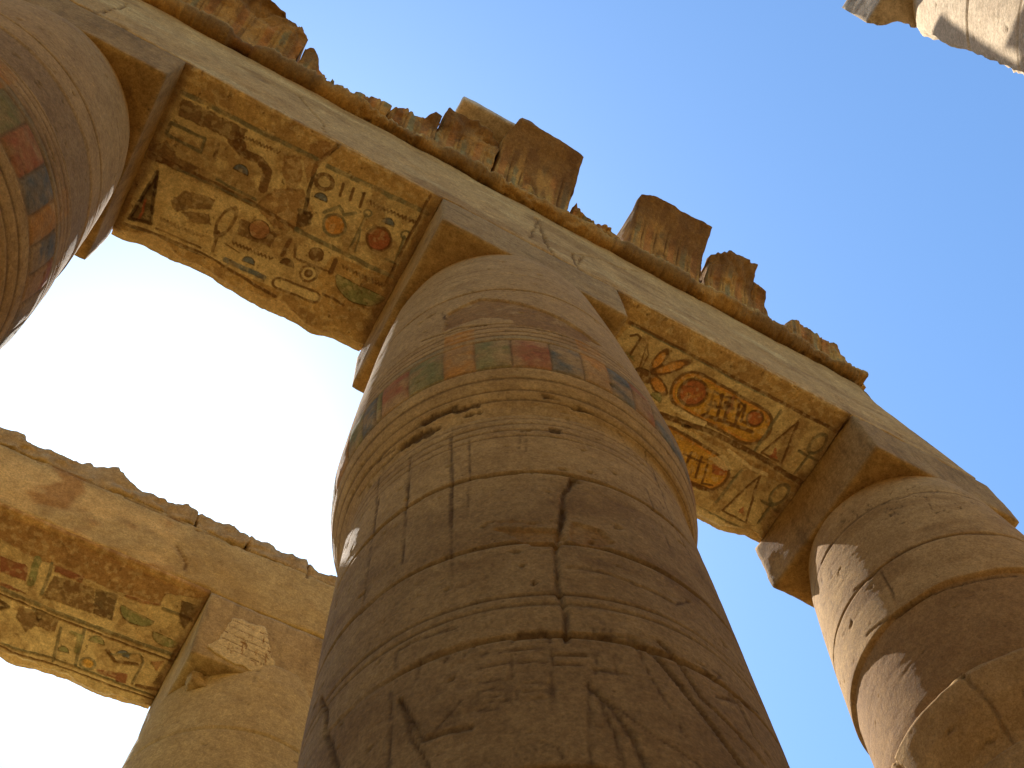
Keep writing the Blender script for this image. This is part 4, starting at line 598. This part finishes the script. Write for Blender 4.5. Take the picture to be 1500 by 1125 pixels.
cornice('small knob of cornice stone at the right foot of the sloping upper left block', [-0.616, -0.532, -0.464, -0.393, -0.29], [0.844, 0.862, 0.812, 0.644, 0.582], 2, lip=False)
cornice('low worn ridge of cornice stone between the upper left knob and the dark lumps', [-0.253, -0.114, 0.098, 0.408], [0.562, 0.499, 0.572, 0.551], 3, lip=False)
cornice('low dark lumpy cornice fragment with a wavy top, left of the inscribed block', [0.417, 0.496, 0.639, 0.784, 0.868, 0.949], [0.545, 0.692, 0.744, 0.793, 0.893, 0.897], 4, lip=False)
cornice('inscribed cornice block under the pale slab, with patch of pale carving', [0.956, 0.962, 1.175, 1.464, 1.635], [0.918, 1.018, 1.042, 1.049, 1.006], 5, lip=False, jag=0.03)
cornice('tall square cornice block with sharp lip, tallest on the beam, right of the pale slab', [1.656, 1.761, 2.163, 2.566], [1.089, 1.378, 1.282, 1.223], 6, lip=True)
cornice('low worn scrap of cornice stone just right of the tall square block', [2.613, 2.683, 2.872, 3.009, 3.294], [0.717, 0.71, 0.596, 0.501, 0.498], 7, lip=False)
cornice('square cornice block with an oval carved on it, standing alone in the middle', [3.331, 3.467, 3.852, 4.254], [1.161, 1.215, 1.217, 1.192], 8, lip=True)
cornice('broad broken cornice block joined to the right side of the oval carved block', [4.333, 4.472, 4.707, 4.952], [1.046, 1.076, 1.074, 1.104], 9, lip=False)
cornice('narrow jagged cornice fragment stepping down right of the broad broken block', [4.934, 5.109, 5.185, 5.223, 5.392], [0.907, 0.883, 0.721, 0.572, 0.593], 10, lip=False)
cornice('rounded crumbling cornice lump second from the right end of the beam', [5.411, 5.504, 5.77, 5.899], [0.594, 0.773, 0.802, 0.679], 11, lip=False)
cornice('last crumbling cornice lump at the right end of the beam', [5.928, 6.16, 6.255, 6.351, 6.373], [0.725, 0.773, 0.625, 0.384, 0.642], 12, lip=False)
pale = block('stone_slab', (1.08, 1.755, 12.93), (1.80, 3.1, 13.12), M_pale, None, .03, .008, .03, .008, 77, 4.)
prop(pale, 'pale bleached slab lying on top of the inscribed cornice block', 'slab')

# ================================================================== REAR ARCHITRAVE
arch2 = empty('architrave', (1.0, 7.7, 10.0), 'rear architrave beam at lower left with paler smooth front face and painted underside', 'architrave', 'temple architraves')
def rear_col(P):
    n = fb(P, 1.3, 5, 13)
    c = mix(np.array((.40, .33, .19)) + 0 * P, np.array((.47, .40, .25)), n); c = mix(c, np.array((.30, .22, .11)), sst(.5, .72, fb(P, 6, 5, 18)) * .35)
    lft = 1 - sst(.3, .5, P[:, 0] + (fb(P, 4, 3, 3) - .5) * .3)
    c = mix(c, np.array((.60, .49, .29)), sst(.50, .60, fb(P * np.array([.7, 1, 1.5]), 2.2, 5, 14)) * .8 * lft * (1 - sst(10.75, 11.0, P[:, 2])))
    c = mix(c, np.array((.31, .17, .06)), sst(.58, .68, fb(P, 2.2, 4, 15)) * .7 * lft)
    c = mix(c, np.array((.34, .24, .10)), sst(.5, .75, fb(P, 1.1, 4, 19)) * .4)
    return c
CR2 = [([(-1.9, 11.05), (-1.0, 11.02), (-.2, 11.04), (.6, 11.02), (1.75, 11.08)], .010, .03), ([(.62, 10.0), (.60, 10.35), (.45, 10.55)], .012, .02), ([(1.85, 11.0), (1.86, 11.33)], .01, .03), ([(.95, 10.0), (1.3, 10.03), (2.7, 10.02)], .008, .015)]
fascia_beam('beam', -6.0, 10.2, 6.849, 8.47, 10.055, 11.06, arch2, 91, rear_col, None, CR2, (.03, .12, .03))
soffit_panel('painted_soffit', -1.52, .92, 6.851, 8.53, ZS, D['C'], arch2, .009, 95, None)
def course(x0, x1, t0, t1, seed, label):
    def wp(P):
        P = P.copy(); k = (P[:, 2] - 11.062) / .30; Q = P * np.array([1, 0, 0]); top = np.interp(P[:, 0], [x0, x1], [t0, t1]) + (fb(Q, 4.5, 5, seed) - .5) * .20 + (np.floor(fb(Q, 2.2, 2, seed + 5) * 7) / 7 - .5) * .22
        P[:, 2] = 11.062 + np.clip(k, 0, 1.2) * top; return P
    o = block('capping_stone', (x0, 6.86, 11.062), (x1, 8.45, 11.362), M_plast, None, .03, .02, .14, .05, seed, 4., warp=wp)
    prop(o, label, 'stone', 'capping stones on the rear architrave')
course(-2.6, .53, .40, .30, 3, 'long ragged capping stone at the left end of the rear architrave')
course(.535, 1.13, .33, .33, 4, 'short rounded capping stone in the middle of the rear architrave, nearest the sun glare')
course(1.135, 1.84, .28, .30, 5, 'low broken capping stone beside the squared end stone on the rear architrave')
course(1.845, 5.8, .29, .29, 6, 'squared capping stone running behind the central column on the rear architrave')
# hidden beam supports first, so that nothing floats when seen from the side
for i, (x_, y_, lb) in enumerate(((-2.4, 7.7, 'plain rear column beyond the left edge of the photograph'), (6.0, 7.7, 'plain rear column hidden behind the central column'), (-6.2, 3.05, 'plain column at the far left end of the front row'), (10.2, 7.7, 'plain column at the far right end of the rear row'),
        (-.5, -2.45, 'unseen plain column added just behind the viewer'), (-4.4, -1.9, 'unseen plain column added to the left behind the viewer'), (8.4, -1.6, 'unseen plain column added to the far right behind the viewer'),  # unseen hall columns, added to block sky light on the central shaft
        (-2.3, -6.3, 'unseen plain column added in the second row behind the viewer, at left'), (1.9, -6.3, 'unseen plain column added in the second row behind the viewer, in the middle'), (6.1, -6.3, 'unseen plain column added in the second row behind the viewer, at right'))):
    cc_ = column(x_, y_, lb, .05, 60 + i, b_cap, shaft_paint(60 + i), ab=1, rs=1.)
    abacus(cc_, (x_ - .88, y_ - .85, 9.31), (x_ + .88, y_ + .84, 10.052), M_stone, 40 + i, .05, .12)

arch3 = empty('architrave', (2.0, -6.3, 10.0), 'unseen plain architrave added over the second row of columns behind the viewer', 'architrave', 'temple architraves')  # added out of view to cut sky light on the central shaft
block('beam', (-6.0, -7.1, 10.0), (9.5, -5.5, 11.5), M_stone, arch3, .25, .02, .08, .02, 101)
